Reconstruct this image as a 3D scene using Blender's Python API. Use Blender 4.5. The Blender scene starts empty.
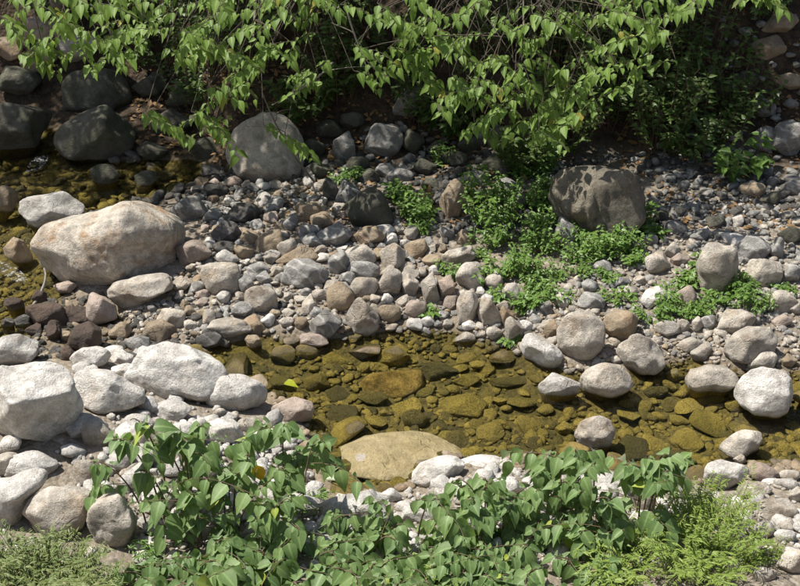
import bpy, bmesh, math, random
import numpy as np
from mathutils import Vector, Matrix, noise as mnoise

SC = bpy.context.scene
COL = SC.collection
R = math.radians
rng = np.random.default_rng(11)
random.seed(11)

# ------------------------------------------------------------------ camera, sky, sun, exposure
CAM_Z, PITCH, HFOV = 7.0, R(32.0), R(30.0)
cam_d = bpy.data.cameras.new('camera'); cam = bpy.data.objects.new('camera', cam_d); COL.objects.link(cam)
cam.location = (0, 0, CAM_Z); cam.rotation_euler = (math.pi/2 - PITCH, 0, 0)
cam_d.sensor_fit = 'HORIZONTAL'; cam_d.angle = HFOV; cam_d.clip_start = 0.1; cam_d.clip_end = 400
SC.camera = cam

SUN_TO = Vector((-0.52, 0.13, 1.0)).normalized()
SUN_EL = math.asin(SUN_TO.z); SUN_AZ = math.atan2(SUN_TO.x, SUN_TO.y)      # azimuth clockwise from +Y
world = bpy.data.worlds.new('World'); SC.world = world; world.use_nodes = True
wn = world.node_tree; wn.nodes.clear()
sky = wn.nodes.new('ShaderNodeTexSky'); sky.sky_type = 'NISHITA'; sky.sun_disc = False
sky.sun_elevation = SUN_EL; sky.sun_rotation = SUN_AZ; sky.air_density = 1.2; sky.dust_density = 2.0
bg = wn.nodes.new('ShaderNodeBackground'); bg.inputs['Strength'].default_value = 0.078
wo = wn.nodes.new('ShaderNodeOutputWorld')
wn.links.new(sky.outputs[0], bg.inputs['Color']); wn.links.new(bg.outputs[0], wo.inputs['Surface'])
sun_d = bpy.data.lights.new('sun', 'SUN'); sun_d.energy = 5.0; sun_d.angle = R(0.55); sun_d.color = (1.0, 0.955, 0.87)
sun = bpy.data.objects.new('sun', sun_d); COL.objects.link(sun)
sun.rotation_euler = (-SUN_TO).to_track_quat('-Z', 'Y').to_euler()
SC.view_settings.view_transform = 'Standard'; SC.view_settings.look = 'None'
SC.view_settings.exposure = 0.60; SC.view_settings.gamma = 1.0; SC.view_settings.use_curve_mapping = False
SC.render.engine = 'CYCLES'
SC.cycles.max_bounces = 8; SC.cycles.transparent_max_bounces = 12
SC.cycles.use_adaptive_sampling = True

# ------------------------------------------------------------------ site survey: picture bearings -> points on the ground
TH = math.tan(HFOV/2)
FWD = np.array([0, math.cos(PITCH), -math.sin(PITCH)]); UPV = np.array([0, math.sin(PITCH), math.cos(PITCH)])
def ray(px, py):
    d = FWD + np.array([1.0, 0, 0])*((px-400)/400*TH) + UPV*((293-py)/400*TH)
    return d
def at_z(px, py, z=0.0):
    d = ray(px, py); t = (z-CAM_Z)/d[2]
    return np.array([0, 0, CAM_Z]) + d*t
def at_y(px, py, y):
    d = ray(px, py); t = y/d[1]
    return np.array([0, 0, CAM_Z]) + d*t
def to_px(p):
    v = np.asarray(p) - np.array([0, 0, CAM_Z]); f = v@FWD
    return 400 + 400*v[0]/f/TH, 293 - 400*(v@UPV)/f/TH, f

# ------------------------------------------------------------------ helpers
def link(name, me, mat=None, parent=None):
    o = bpy.data.objects.new(name, me); COL.objects.link(o)
    if mat is not None and me is not None and not me.materials: me.materials.append(mat)
    if parent is not None: o.parent = parent
    return o
def tag(o, label=None, cat=None, group=None, kind=None):
    if label: o['label'] = label
    if cat: o['category'] = cat
    if group: o['group'] = group
    if kind: o['kind'] = kind
    return o
def empty(name, loc):
    o = bpy.data.objects.new(name, None); COL.objects.link(o); o.location = loc; o.empty_display_size = .1
    return o
def mesh_np(name, V, F, smooth=True, mid=None):
    """V (n,3); F (m,k) array, one face size."""
    V = np.asarray(V, np.float32); F = np.asarray(F, np.int32)
    me = bpy.data.meshes.new(name)
    me.vertices.add(len(V)); me.vertices.foreach_set('co', V.ravel())
    k = F.shape[1]
    me.loops.add(F.size); me.loops.foreach_set('vertex_index', F.ravel())
    me.polygons.add(len(F)); me.polygons.foreach_set('loop_start', np.arange(0, F.size, k, dtype=np.int32))
    me.polygons.foreach_set('use_smooth', np.full(len(F), smooth))
    if mid is not None: me.attributes.new('mid', 'FLOAT', 'POINT').data.foreach_set('value', np.asarray(mid, np.float32))
    me.update(calc_edges=True); me.validate()
    return me
def smoothstep(a, b, x):
    t = np.clip((x-a)/(b-a), 0, 1); return t*t*(3-2*t)
class Waves:
    """cheap smooth noise field: a sum of random plane waves"""
    def __init__(s, r, n, lo, hi, dim=3):
        k = r.normal(size=(n, dim)); k /= np.linalg.norm(k, axis=1)[:, None]
        s.k = k*np.exp(r.uniform(np.log(lo), np.log(hi), n))[:, None]; s.p = r.uniform(0, 6.28, n); s.n = n
    def __call__(s, P):
        return np.sin(P@s.k.T + s.p).sum(1)/math.sqrt(s.n)

# ------------------------------------------------------------------ materials
def new_mat(name):
    m = bpy.data.materials.new(name); m.use_nodes = True
    nt = m.node_tree; nt.nodes.clear()
    out = nt.nodes.new('ShaderNodeOutputMaterial')
    return m, nt, out
def N(nt, t, **kw):
    n = nt.nodes.new(t)
    for k, v in kw.items():
        if k in n.inputs: n.inputs[k].default_value = v
        else: setattr(n, k, v)
    return n
def mix(nt, fac, a, b, mode='MIX'):
    n = nt.nodes.new('ShaderNodeMix'); n.data_type = 'RGBA'; n.blend_type = mode
    for sock, v in ((n.inputs[0], fac), (n.inputs[6], a), (n.inputs[7], b)):
        if isinstance(v, (int, float)): sock.default_value = v
        elif isinstance(v, (tuple, list)): sock.default_value = (*v[:3], 1)
        else: nt.links.new(v, sock)
    return n.outputs[2]
def mth(nt, op, a, b=0.0, c=None):
    n = nt.nodes.new('ShaderNodeMath'); n.operation = op
    for i, v in enumerate((a, b, c)):
        if v is None: continue
        if isinstance(v, (int, float)): n.inputs[i].default_value = v
        else: nt.links.new(v, n.inputs[i])
    return n.outputs[0]
def maprange(nt, v, a, b, c=0.0, d=1.0):
    n = nt.nodes.new('ShaderNodeMapRange'); n.clamp = True
    nt.links.new(v, n.inputs[0])
    for i, q in enumerate((a, b, c, d)): n.inputs[i+1].default_value = q
    return n.outputs[0]
def noise_n(nt, vec, scale, detail=4, rough=.55):
    n = N(nt, 'ShaderNodeTexNoise', Scale=scale, Detail=detail, Roughness=rough)
    nt.links.new(vec, n.inputs['Vector']); return n.outputs['Fac']

def stone_mat(name, c1, c2, stain=(.30, .22, .14), stain_amt=.45, dark=.5, rough=.85, island=False, bump=.8, vein=0.0, algae=True):
    m, nt, out = new_mat(name)
    L = nt.links.new
    geo = N(nt, 'ShaderNodeNewGeometry'); oi = N(nt, 'ShaderNodeObjectInfo')
    rnd = geo.outputs['Random Per Island'] if island else oi.outputs['Random']
    # shift the pattern from stone to stone
    comb = nt.nodes.new('ShaderNodeVectorMath'); comb.operation = 'MULTIPLY_ADD'
    cx = N(nt, 'ShaderNodeCombineXYZ'); L(rnd, cx.inputs[0]); L(rnd, cx.inputs[1]); L(rnd, cx.inputs[2])
    L(cx.outputs[0], comb.inputs[0]); comb.inputs[1].default_value = (37, 53, 71); L(geo.outputs['Position'], comb.inputs[2])
    P = comb.outputs[0]
    nL = noise_n(nt, P, 2.6, 5, .6); nM = noise_n(nt, P, 11, 6, .65); nF = noise_n(nt, P, 90, 5, .7); nS = noise_n(nt, P, 4.5, 7, .7)
    col = mix(nt, maprange(nt, nL, .3, .7), c1, c2)
    col = mix(nt, mth(nt, 'MULTIPLY', maprange(nt, nS, .5, .68), stain_amt), col, stain)
    # grain and dark pits
    g = maprange(nt, nF, .34, .66, 1-dark*.5, 1+dark*.22)
    gm = maprange(nt, nM, .33, .67, 1-dark*.75, 1+dark*.22)
    gg = mth(nt, 'MULTIPLY', g, gm)
    col = mix(nt, 1.0, col, gg, 'MULTIPLY')
    # hairline cracks and lichen blotches
    nW = N(nt, 'ShaderNodeTexNoise', Scale=3.0, Detail=3.0); L(P, nW.inputs['Vector'])
    wp = nt.nodes.new('ShaderNodeVectorMath'); wp.operation = 'MULTIPLY_ADD'; L(nW.outputs['Color'], wp.inputs[0]); wp.inputs[1].default_value = (.5, .5, .5); L(P, wp.inputs[2])
    vc = N(nt, 'ShaderNodeTexVoronoi', Scale=2.6); vc.feature = 'DISTANCE_TO_EDGE'; L(wp.outputs[0], vc.inputs['Vector'])
    crack = mth(nt, 'MULTIPLY', maprange(nt, vc.outputs['Distance'], .004, .022, 1, 0), maprange(nt, nL, .56, .66))
    col = mix(nt, mth(nt, 'MULTIPLY', crack, .35), col, (.09, .075, .06))
    nB = noise_n(nt, P, 19, 8, .75)
    col = mix(nt, mth(nt, 'MULTIPLY', maprange(nt, nB, .56, .66), dark*.7), col, tuple(x*.42 for x in c2))
    vo = N(nt, 'ShaderNodeTexVoronoi', Scale=34.0); vo.feature = 'F1'; L(P, vo.inputs['Vector'])
    pit = mth(nt, 'MULTIPLY', maprange(nt, vo.outputs['Distance'], .10, .22, 1, 0), maprange(nt, nM, .48, .6))
    col = mix(nt, mth(nt, 'MULTIPLY', pit, dark*.9), col, (.05, .045, .04))
    if vein:
        wv = N(nt, 'ShaderNodeTexWave', Scale=3.5, Distortion=9.0, Detail=4.0); wv.bands_direction = 'DIAGONAL'; L(P, wv.inputs['Vector'])
        col = mix(nt, mth(nt, 'MULTIPLY', maprange(nt, wv.outputs['Fac'], .82, .97), vein), col, (.55, .53, .5))
    # value change per stone
    val = maprange(nt, rnd, 0, 1, .80, 1.14)
    col = mix(nt, 1.0, col, val, 'MULTIPLY')
    # algae under the water line, wet rim just above it
    sep = N(nt, 'ShaderNodeSeparateXYZ'); L(geo.outputs['Position'], sep.inputs[0])
    z = mth(nt, 'ADD', sep.outputs['Z'], mth(nt, 'MULTIPLY', mth(nt, 'SUBTRACT', nM, .5), .05))
    alg = mix(nt, maprange(nt, nL, .35, .65), (.175, .150, .045), (.35, .285, .090))
    alg = mix(nt, maprange(nt, rnd, .45, .9), alg, (.075, .070, .034))
    alg = mix(nt, 1.0, alg, maprange(nt, nF, .33, .66, .35, 1.4), 'MULTIPLY')
    if algae: col = mix(nt, maprange(nt, z, .010, .045, .6, 0), col, (.10, .085, .055))
    if algae:
        col = mix(nt, maprange(nt, z, -.022, .006, .93, 0), col, alg)
    b = N(nt, 'ShaderNodeBsdfPrincipled'); L(col, b.inputs['Base Color'])
    rr = maprange(nt, z, .005, .04, .25, rough); L(rr, b.inputs['Roughness'])
    b.inputs['Specular IOR Level'].default_value = .35
    bh = mth(nt, 'ADD', mth(nt, 'ADD', mth(nt, 'MULTIPLY', nM, .9), mth(nt, 'MULTIPLY', nB, .75)), mth(nt, 'MULTIPLY', nF, .35))
    bh = mth(nt, 'SUBTRACT', bh, mth(nt, 'ADD', mth(nt, 'MULTIPLY', pit, .3), mth(nt, 'MULTIPLY', crack, .35)))
    bp = N(nt, 'ShaderNodeBump', Strength=bump, Distance=.05); L(bh, bp.inputs['Height']); L(bp.outputs[0], b.inputs['Normal'])
    L(b.outputs[0], out.inputs['Surface'])
    return m

M = {}
SPEC = dict(
    W=((.80, .77, .72), (.68, .64, .58), (.46, .36, .26), .45, .58, 0.0),
    C=((.66, .605, .525), (.54, .48, .40), (.34, .235, .14), .65, .58, 0.0),
    T=((.44, .35, .24), (.35, .28, .20), (.36, .20, .09), .5, .45, 0.0),
    G=((.42, .405, .375), (.27, .26, .24), (.30, .27, .22), .35, .5, .5),
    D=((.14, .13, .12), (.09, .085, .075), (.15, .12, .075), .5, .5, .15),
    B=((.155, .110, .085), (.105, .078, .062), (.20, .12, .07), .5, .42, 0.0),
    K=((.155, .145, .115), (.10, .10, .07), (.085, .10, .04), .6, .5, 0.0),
    P=((.50, .41, .345), (.43, .35, .29), (.40, .27, .19), .4, .4, 0.0),
    O=((.27, .19, .05), (.19, .145, .05), (.12, .10, .035), .5, .5, 0.0),
    S=((.76, .68, .60), (.66, .58, .48), (.46, .37, .24), .35, .4, 0.0),
    F=((.34, .30, .23), (.22, .195, .15), (.16, .13, .085), .6, .6, 0.0),
    R=((.74, .68, .59), (.58, .51, .42), (.46, .28, .14), .9, .62, 0.0),
    Q=((.34, .245, .085), (.25, .18, .06), (.085, .07, .03), .8, .95, 0.0))
for k, (a, b_, c, sa, dk, ve) in SPEC.items():
    M[k] = stone_mat({'W': 'white_stone', 'C': 'cream_stone', 'T': 'tan_stone', 'G': 'grey_stone', 'D': 'dark_wet_stone', 'B': 'brown_stone',
                      'K': 'mossy_stone', 'P': 'pinkish_stone', 'O': 'algae_stone', 'S': 'sandy_slab', 'Q': 'golden_stone', 'F': 'furrowed_stone', 'R': 'rust_stained_stone'}[k], a, b_, c, sa, dk, vein=ve,
                     rough=.45 if k in 'DB' else .85, algae=k not in 'SQ')
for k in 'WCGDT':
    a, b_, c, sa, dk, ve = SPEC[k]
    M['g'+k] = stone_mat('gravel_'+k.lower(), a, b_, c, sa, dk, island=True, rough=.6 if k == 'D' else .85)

def ground_mat():
    m, nt, out = new_mat('riverbed_ground'); L = nt.links.new
    geo = N(nt, 'ShaderNodeNewGeometry'); P = geo.outputs['Position']
    sep = N(nt, 'ShaderNodeSeparateXYZ'); L(P, sep.inputs[0])
    vo = N(nt, 'ShaderNodeTexVoronoi', Scale=26.0); L(P, vo.inputs['Vector'])
    vs = N(nt, 'ShaderNodeSeparateColor'); L(vo.outputs['Color'], vs.inputs[0])
    nL = noise_n(nt, P, 1.2, 5, .6); nM = noise_n(nt, P, 14, 5, .6); nF = noise_n(nt, P, 70, 4, .7)
    grav = mix(nt, vs.outputs[0], (.13, .108, .085), (.36, .32, .27))
    grav = mix(nt, maprange(nt, nM, .35, .6), grav, (.21, .175, .13))
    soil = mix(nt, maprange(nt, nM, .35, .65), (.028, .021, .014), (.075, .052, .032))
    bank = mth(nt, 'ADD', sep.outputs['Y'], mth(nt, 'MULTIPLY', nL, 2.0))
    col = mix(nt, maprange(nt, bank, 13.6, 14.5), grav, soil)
    col = mix(nt, 1.0, col, maprange(nt, nF, .3, .7, .7, 1.2), 'MULTIPLY')
    z = mth(nt, 'ADD', sep.outputs['Z'], mth(nt, 'MULTIPLY', mth(nt, 'SUBTRACT', nM, .5), .05))
    col = mix(nt, maprange(nt, z, .01, .05, .7, 0), col, (.13, .10, .06))
    alg = mix(nt, maprange(nt, nM, .35, .65), (.045, .041, .018), (.14, .115, .045))
    alg = mix(nt, 1.0, alg, maprange(nt, nF, .3, .7, .55, 1.3), 'MULTIPLY')
    col = mix(nt, maprange(nt, z, -.02, .006), alg, col)
    b = N(nt, 'ShaderNodeBsdfPrincipled', Roughness=.9); L(col, b.inputs['Base Color'])
    b.inputs['Specular IOR Level'].default_value = .25
    h = mth(nt, 'ADD', mth(nt, 'MULTIPLY', vo.outputs['Distance'], -1.0), mth(nt, 'MULTIPLY', nF, .4))
    bp = N(nt, 'ShaderNodeBump', Strength=.6, Distance=.03); L(h, bp.inputs['Height']); L(bp.outputs[0], b.inputs['Normal'])
    L(b.outputs[0], out.inputs['Surface']); return m
M['ground'] = ground_mat()

def water_mat():
    m, nt, out = new_mat('clear_stream_water'); L = nt.links.new
    geo = N(nt, 'ShaderNodeNewGeometry')
    n1 = noise_n(nt, geo.outputs['Position'], 5.0, 3, .5); n2 = noise_n(nt, geo.outputs['Position'], 24, 2, .5)
    h = mth(nt, 'ADD', n1, mth(nt, 'MULTIPLY', n2, .18))
    bp = N(nt, 'ShaderNodeBump', Strength=.16, Distance=.06); L(h, bp.inputs['Height'])
    tr = N(nt, 'ShaderNodeBsdfTransparent'); tr.inputs['Color'].default_value = (.91, .88, .72, 1)
    gl = N(nt, 'ShaderNodeBsdfGlossy', Roughness=.02); L(bp.outputs[0], gl.inputs['Normal'])
    fr = N(nt, 'ShaderNodeFresnel', IOR=1.33); L(bp.outputs[0], fr.inputs['Normal'])
    ms = N(nt, 'ShaderNodeMixShader'); L(fr.outputs[0], ms.inputs[0]); L(tr.outputs[0], ms.inputs[1]); L(gl.outputs[0], ms.inputs[2])
    L(ms.outputs[0], out.inputs['Surface']); return m
M['water'] = water_mat()

def leaf_mat(name, c1, c2, trans, tmix=.35, gloss=.12, rough=.42, odd=None):
    m, nt, out = new_mat(name); L = nt.links.new
    geo = N(nt, 'ShaderNodeNewGeometry'); oi = N(nt, 'ShaderNodeObjectInfo')
    r = mth(nt, 'FRACT', mth(nt, 'ADD', geo.outputs['Random Per Island'], oi.outputs['Random']))
    n = noise_n(nt, geo.outputs['Position'], 2.2, 3, .5); nf = noise_n(nt, geo.outputs['Position'], 60, 3, .6)
    f = mth(nt, 'ADD', mth(nt, 'MULTIPLY', r, .7), mth(nt, 'MULTIPLY', maprange(nt, n, .3, .7), .3))
    col = mix(nt, f, c1, c2)
    col = mix(nt, 1.0, col, maprange(nt, nf, .3, .7, .82, 1.14), 'MULTIPLY')
    if odd: col = mix(nt, maprange(nt, r, .984, .988), col, odd)
    at = N(nt, 'ShaderNodeAttribute', attribute_name='mid'); rib = maprange(nt, at.outputs['Fac'], .80, .97, 0, .45)
    col = mix(nt, rib, col, tuple(min(.5, x*1.7+.03) for x in c2))
    di = N(nt, 'ShaderNodeBsdfDiffuse'); L(col, di.inputs['Color'])
    tl = N(nt, 'ShaderNodeBsdfTranslucent'); tc = mix(nt, f, tuple(x*.75 for x in trans), trans); L(tc, tl.inputs['Color'])
    m1 = N(nt, 'ShaderNodeMixShader'); m1.inputs[0].default_value = tmix; L(di.outputs[0], m1.inputs[1]); L(tl.outputs[0], m1.inputs[2])
    gl = N(nt, 'ShaderNodeBsdfGlossy', Roughness=rough); gl.inputs['Color'].default_value = (1, 1, 1, 1)
    fr = N(nt, 'ShaderNodeFresnel', IOR=1.4)
    m2 = N(nt, 'ShaderNodeMixShader'); L(mth(nt, 'MULTIPLY', fr.outputs[0], gloss*8), m2.inputs[0]); L(m1.outputs[0], m2.inputs[1]); L(gl.outputs[0], m2.inputs[2])
    L(m2.outputs[0], out.inputs['Surface']); return m
M['tree_leaf'] = leaf_mat('tree_leaf', (.105, .180, .036), (.185, .28, .058), (.30, .46, .07), .42, .05, .5, odd=(.30, .27, .05))
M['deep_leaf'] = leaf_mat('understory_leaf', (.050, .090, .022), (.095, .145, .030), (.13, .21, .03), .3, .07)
M['shrub_leaf'] = leaf_mat('shrub_leaf', (.095, .165, .055), (.190, .275, .095), (.25, .40, .07), .36, .07, .52, odd=(.30, .36, .05))
M['herb_leaf'] = leaf_mat('herb_leaf', (.060, .125, .026), (.150, .25, .045), (.20, .35, .05), .32, .07)
M['fine_leaf'] = leaf_mat('fine_leaf', (.14, .215, .042), (.24, .32, .065), (.32, .46, .07), .36, .05, odd=(.33, .26, .12))
M['dull_leaf'] = leaf_mat('dull_leaf', (.11, .160, .050), (.19, .225, .080), (.22, .30, .06), .30, .05, odd=(.32, .24, .14))
M['yellow_leaf'] = leaf_mat('yellow_leaf', (.55, .36, .03), (.65, .42, .03), (.6, .4, .03), .3, .06)
M['lime_leaf'] = leaf_mat('lime_leaf', (.30, .36, .03), (.36, .40, .03), (.4, .5, .03), .4, .06)
M['litter'] = leaf_mat('dead_leaf', (.16, .095, .045), (.30, .19, .09), (.22, .13, .05), .15, .03)
def bark(name, a, b_):
    m, nt, out = new_mat(name); L = nt.links.new
    geo = N(nt, 'ShaderNodeNewGeometry'); n = noise_n(nt, geo.outputs['Position'], 30, 5, .7)
    b = N(nt, 'ShaderNodeBsdfPrincipled', Roughness=.85); L(mix(nt, maprange(nt, n, .3, .7), a, b_), b.inputs['Base Color'])
    bp = N(nt, 'ShaderNodeBump', Strength=.5, Distance=.02); L(n, bp.inputs['Height']); L(bp.outputs[0], b.inputs['Normal'])
    L(b.outputs[0], out.inputs['Surface']); return m
M['bark'] = bark('grey_brown_bark', (.10, .08, .06), (.22, .185, .15))
M['dark_bark'] = bark('twig_bark', (.055, .043, .03), (.11, .09, .065))
M['stem'] = bark('brown_stem', (.10, .070, .040), (.18, .12, .075))
M['green_stem'] = bark('green_stem', (.11, .15, .04), (.17, .20, .06))
M['driftwood'] = bark('driftwood', (.22, .19, .16), (.36, .33, .29))
def foam_mat():
    m, nt, out = new_mat('white_water'); L = nt.links.new
    geo = N(nt, 'ShaderNodeNewGeometry'); n = noise_n(nt, geo.outputs['Position'], 22, 6, .75)
    d = N(nt, 'ShaderNodeBsdfPrincipled', Roughness=.3); d.inputs['Base Color'].default_value = (.75, .78, .8, 1)
    t = N(nt, 'ShaderNodeBsdfTransparent'); ms = N(nt, 'ShaderNodeMixShader')
    L(maprange(nt, n, .5, .8), ms.inputs[0]); L(t.outputs[0], ms.inputs[1]); L(d.outputs[0], ms.inputs[2])
    L(ms.outputs[0], out.inputs['Surface']); return m
M['foam'] = foam_mat()

# ------------------------------------------------------------------ the lie of the land
POOL = [(170,347),(215,343),(265,334),(320,338),(365,333),(400,328),(450,329),(500,340),(545,362),(600,372),(650,364),(690,354),(720,366),(800,372),(860,400),
        (860,468),(800,466),(745,466),(700,482),(655,482),(600,470),(560,462),(500,464),(455,462),(425,482),(395,494),(340,498),(316,474),(306,435),(290,408),(240,388),(190,366)]
STREAM = [(-90,120),(20,112),(120,160),(190,158),(228,172),(205,186),(165,196),(120,215),(60,232),(48,255),(66,285),(58,318),(40,345),(-90,345)]
SEEP = [(50,300),(110,306),(140,330),(165,338),(190,352),(160,356),(100,360),(40,345)]
def poly_world(pts): return np.array([at_z(x, y)[:2] for x, y in pts])
PW = [poly_world(POOL), poly_world(STREAM)]
SEEPW = poly_world(SEEP)
def sdist(X, Y, poly):
    P = np.stack([X.ravel(), Y.ravel()], 1); d = np.full(len(P), 1e9); ins = np.zeros(len(P), bool)
    for a, b_ in zip(poly, np.roll(poly, -1, axis=0)):
        e = b_-a; w = P-a; t = np.clip((w@e)/(e@e), 0, 1)
        d = np.minimum(d, np.linalg.norm(w-t[:, None]*e, axis=1))
        c = ((a[1] <= P[:, 1]) != (b_[1] <= P[:, 1]))
        with np.errstate(divide='ignore', invalid='ignore'):
            xi = a[0]+(P[:, 1]-a[1])/(b_[1]-a[1])*e[0]
        ins ^= c & (P[:, 0] < xi)
    return np.where(ins, -d, d).reshape(X.shape)
wv1 = Waves(rng, 24, 2.0, 9.0, 2); wv2 = Waves(rng, 24, 9, 30, 2); wv3 = Waves(rng, 16, .6, 2.0, 2)
PILE = at_z(60, 455)[:2]
def terrain(X, Y):
    sd = np.minimum(sdist(X, Y, PW[0]), sdist(X, Y, PW[1]))
    Q = np.stack([X.ravel(), Y.ravel()], 1)
    n1 = wv1(Q).reshape(X.shape); n2 = wv2(Q).reshape(X.shape); n3 = wv3(Q).reshape(X.shape)
    so = np.maximum(sd, 0); si = np.maximum(-sd, 0)
    z = np.where(sd > 0, .025 + .14*(1-np.exp(-so/.55)) + .055*np.minimum(so, 4), .02-.17*(1-np.exp(-si/.22)))
    seep = smoothstep(.25, -.1, sdist(X, Y, SEEPW)); z = z*(1-seep) + (.018*n1+.0)*seep
    near = np.maximum(0, 8.5-Y); z = z + .06*near + np.minimum(np.maximum(0, 6.9-Y)*.70, 4.6)
    z = z + .22*np.exp(-((X-PILE[0])**2/1.2+(Y-PILE[1])**2/.5))*np.clip(sd*4, 0, 1)
    foot = 13.35 + 1.5*smoothstep(-1.6, -2.6, X) - .25*smoothstep(2.0, 3.2, X) + .12*n3
    up = np.maximum(0, Y-foot); z = z + np.minimum(up*.95*(1-np.exp(-up/.4)), 9+0*up)
    z = z + (.018*n1 + .008*n2)*np.where(sd > 0, 1, .6) + np.clip(up, 0, 1)*.10*n1
    return z
def axis(lo, hi, step, far_lo, far_hi):
    mid = np.arange(lo, hi, step)
    a = lo-np.cumsum(step*1.35**np.arange(1, 40)); a = a[a > far_lo][::-1]
    b_ = mid[-1]+np.cumsum(step*1.35**np.arange(1, 40)); b_ = b_[b_ < far_hi]
    return np.concatenate([[far_lo], a, mid, b_, [far_hi]])
gx = axis(-5.2, 5.2, .035, -60, 60); gy = axis(6.2, 16.4, .035, -60, 80)
GX, GY = np.meshgrid(gx, gy)
GZ = terrain(GX, GY)
GV = np.stack([GX.ravel(), GY.ravel(), GZ.ravel()], 1)
nx, ny = len(gx), len(gy)
ii = np.arange(ny-1)[:, None]*nx + np.arange(nx-1)[None, :]
GF = np.stack([ii, ii+1, ii+nx+1, ii+nx], -1).reshape(-1, 4)
ground = link('ground', mesh_np('ground', GV, GF), M['ground']); tag(ground, 'stony riverbed and earth bank under the stones', None, kind='structure')
import bisect
gxl, gyl, GZL = gx.tolist(), gy.tolist(), GZ.tolist()
def gz(x, y):
    i = min(max(bisect.bisect(gxl, x)-1, 0), nx-2); j = min(max(bisect.bisect(gyl, y)-1, 0), ny-2)
    u = (x-gxl[i])/(gxl[i+1]-gxl[i]); v = (y-gyl[j])/(gyl[j+1]-gyl[j]); a, b_ = GZL[j], GZL[j+1]
    return (a[i]*(1-u)+a[i+1]*u)*(1-v)+(b_[i]*(1-u)+b_[i+1]*u)*v
def hit(px, py, lift=0.0):
    """first point along the bearing that stands `lift` above the ground"""
    d = ray(px, py); dx, dy, dz = map(float, d); t = 6.0
    while t < 26:
        g = CAM_Z+dz*t-gz(dx*t, dy*t)-lift
        if g <= .004: break
        t += max(.008, g*.7)
    return np.array([dx*t, dy*t, CAM_Z+dz*t])
wm = mesh_np('water', [(-9, 7.6, 0), (9, 7.6, 0), (9, 17, 0), (-9, 17, 0)], [(0, 1, 2, 3)])
water = link('water', wm, M['water']); tag(water, 'clear shallow stream water over brown stones', None, kind='structure')

# ------------------------------------------------------------------ stones
def ico(sub):
    bm = bmesh.new(); bmesh.ops.create_icosphere(bm, subdivisions=sub, radius=1)
    bm.verts.ensure_lookup_table()
    V = np.array([v.co[:] for v in bm.verts]); F = np.array([[v.index for v in f.verts] for f in bm.faces]); bm.free()
    return V/np.linalg.norm(V, axis=1)[:, None], F
ICO = {s: ico(s) for s in (2, 3, 4, 5, 6)}
def rock_shape(r, sub, angular=.5, rough=1.5):
    D, F = ICO[sub]
    n = int(r.integers(11, 18)); nn = r.normal(size=(n, 3)); nn /= np.linalg.norm(nn, axis=1)[:, None]
    for _ in range(6):                                   # spread the facets
        for i in range(n):
            dlt = nn[i]-nn; q = np.linalg.norm(dlt, axis=1); q[i] = 9
            nn[i] += (dlt/q[:, None]**3).sum(0)*.02; nn[i] /= np.linalg.norm(nn[i])
    d = r.uniform(.70, 1.0, n); p = 6+24*angular
    c = np.maximum(D@nn.T, 0)/d
    rad = ((c**p).sum(1)+1e-9)**(-1/p)
    rad = np.minimum(rad, 1.5)
    V = D*rad[:, None]
    V = V*(1+.045*Waves(r, 14, 1.5, 4)(V)[:, None])
    if sub >= 4: V = V*(1+(.011*rough*Waves(r, 26, 6, 16)(V))[:, None])
    if sub >= 5:
        nz = sum(Waves(r, 18, f0, f0*2)(V)*g0 for f0, g0 in ((3, .8), (7, .5), (15, .33), (30, .2)))
        rg = 1-np.abs(Waves(r, 10, 2.0, 5.0)(V))*.6
        V = V*(1+rough*(.013*nz-.10*np.clip(rg-.9, 0, 1)))[:, None]
    lo, hi = V.min(0), V.max(0)
    return (V-(lo+hi)/2)/((hi-lo)/2), F
COBBLE = []                                               # shared shapes for the small stones
for k in range(22):
    V, F = rock_shape(rng, 4 if k < 12 else 3, rng.uniform(.1, .9)); COBBLE.append((V, F))
cob_mesh = {}
def cobble_mesh(k, mk):
    if (k, mk) not in cob_mesh:
        V, F = COBBLE[k]; me = mesh_np('stone', V, F); me.materials.append(M[mk]); cob_mesh[(k, mk)] = me
    return cob_mesh[(k, mk)]

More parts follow.
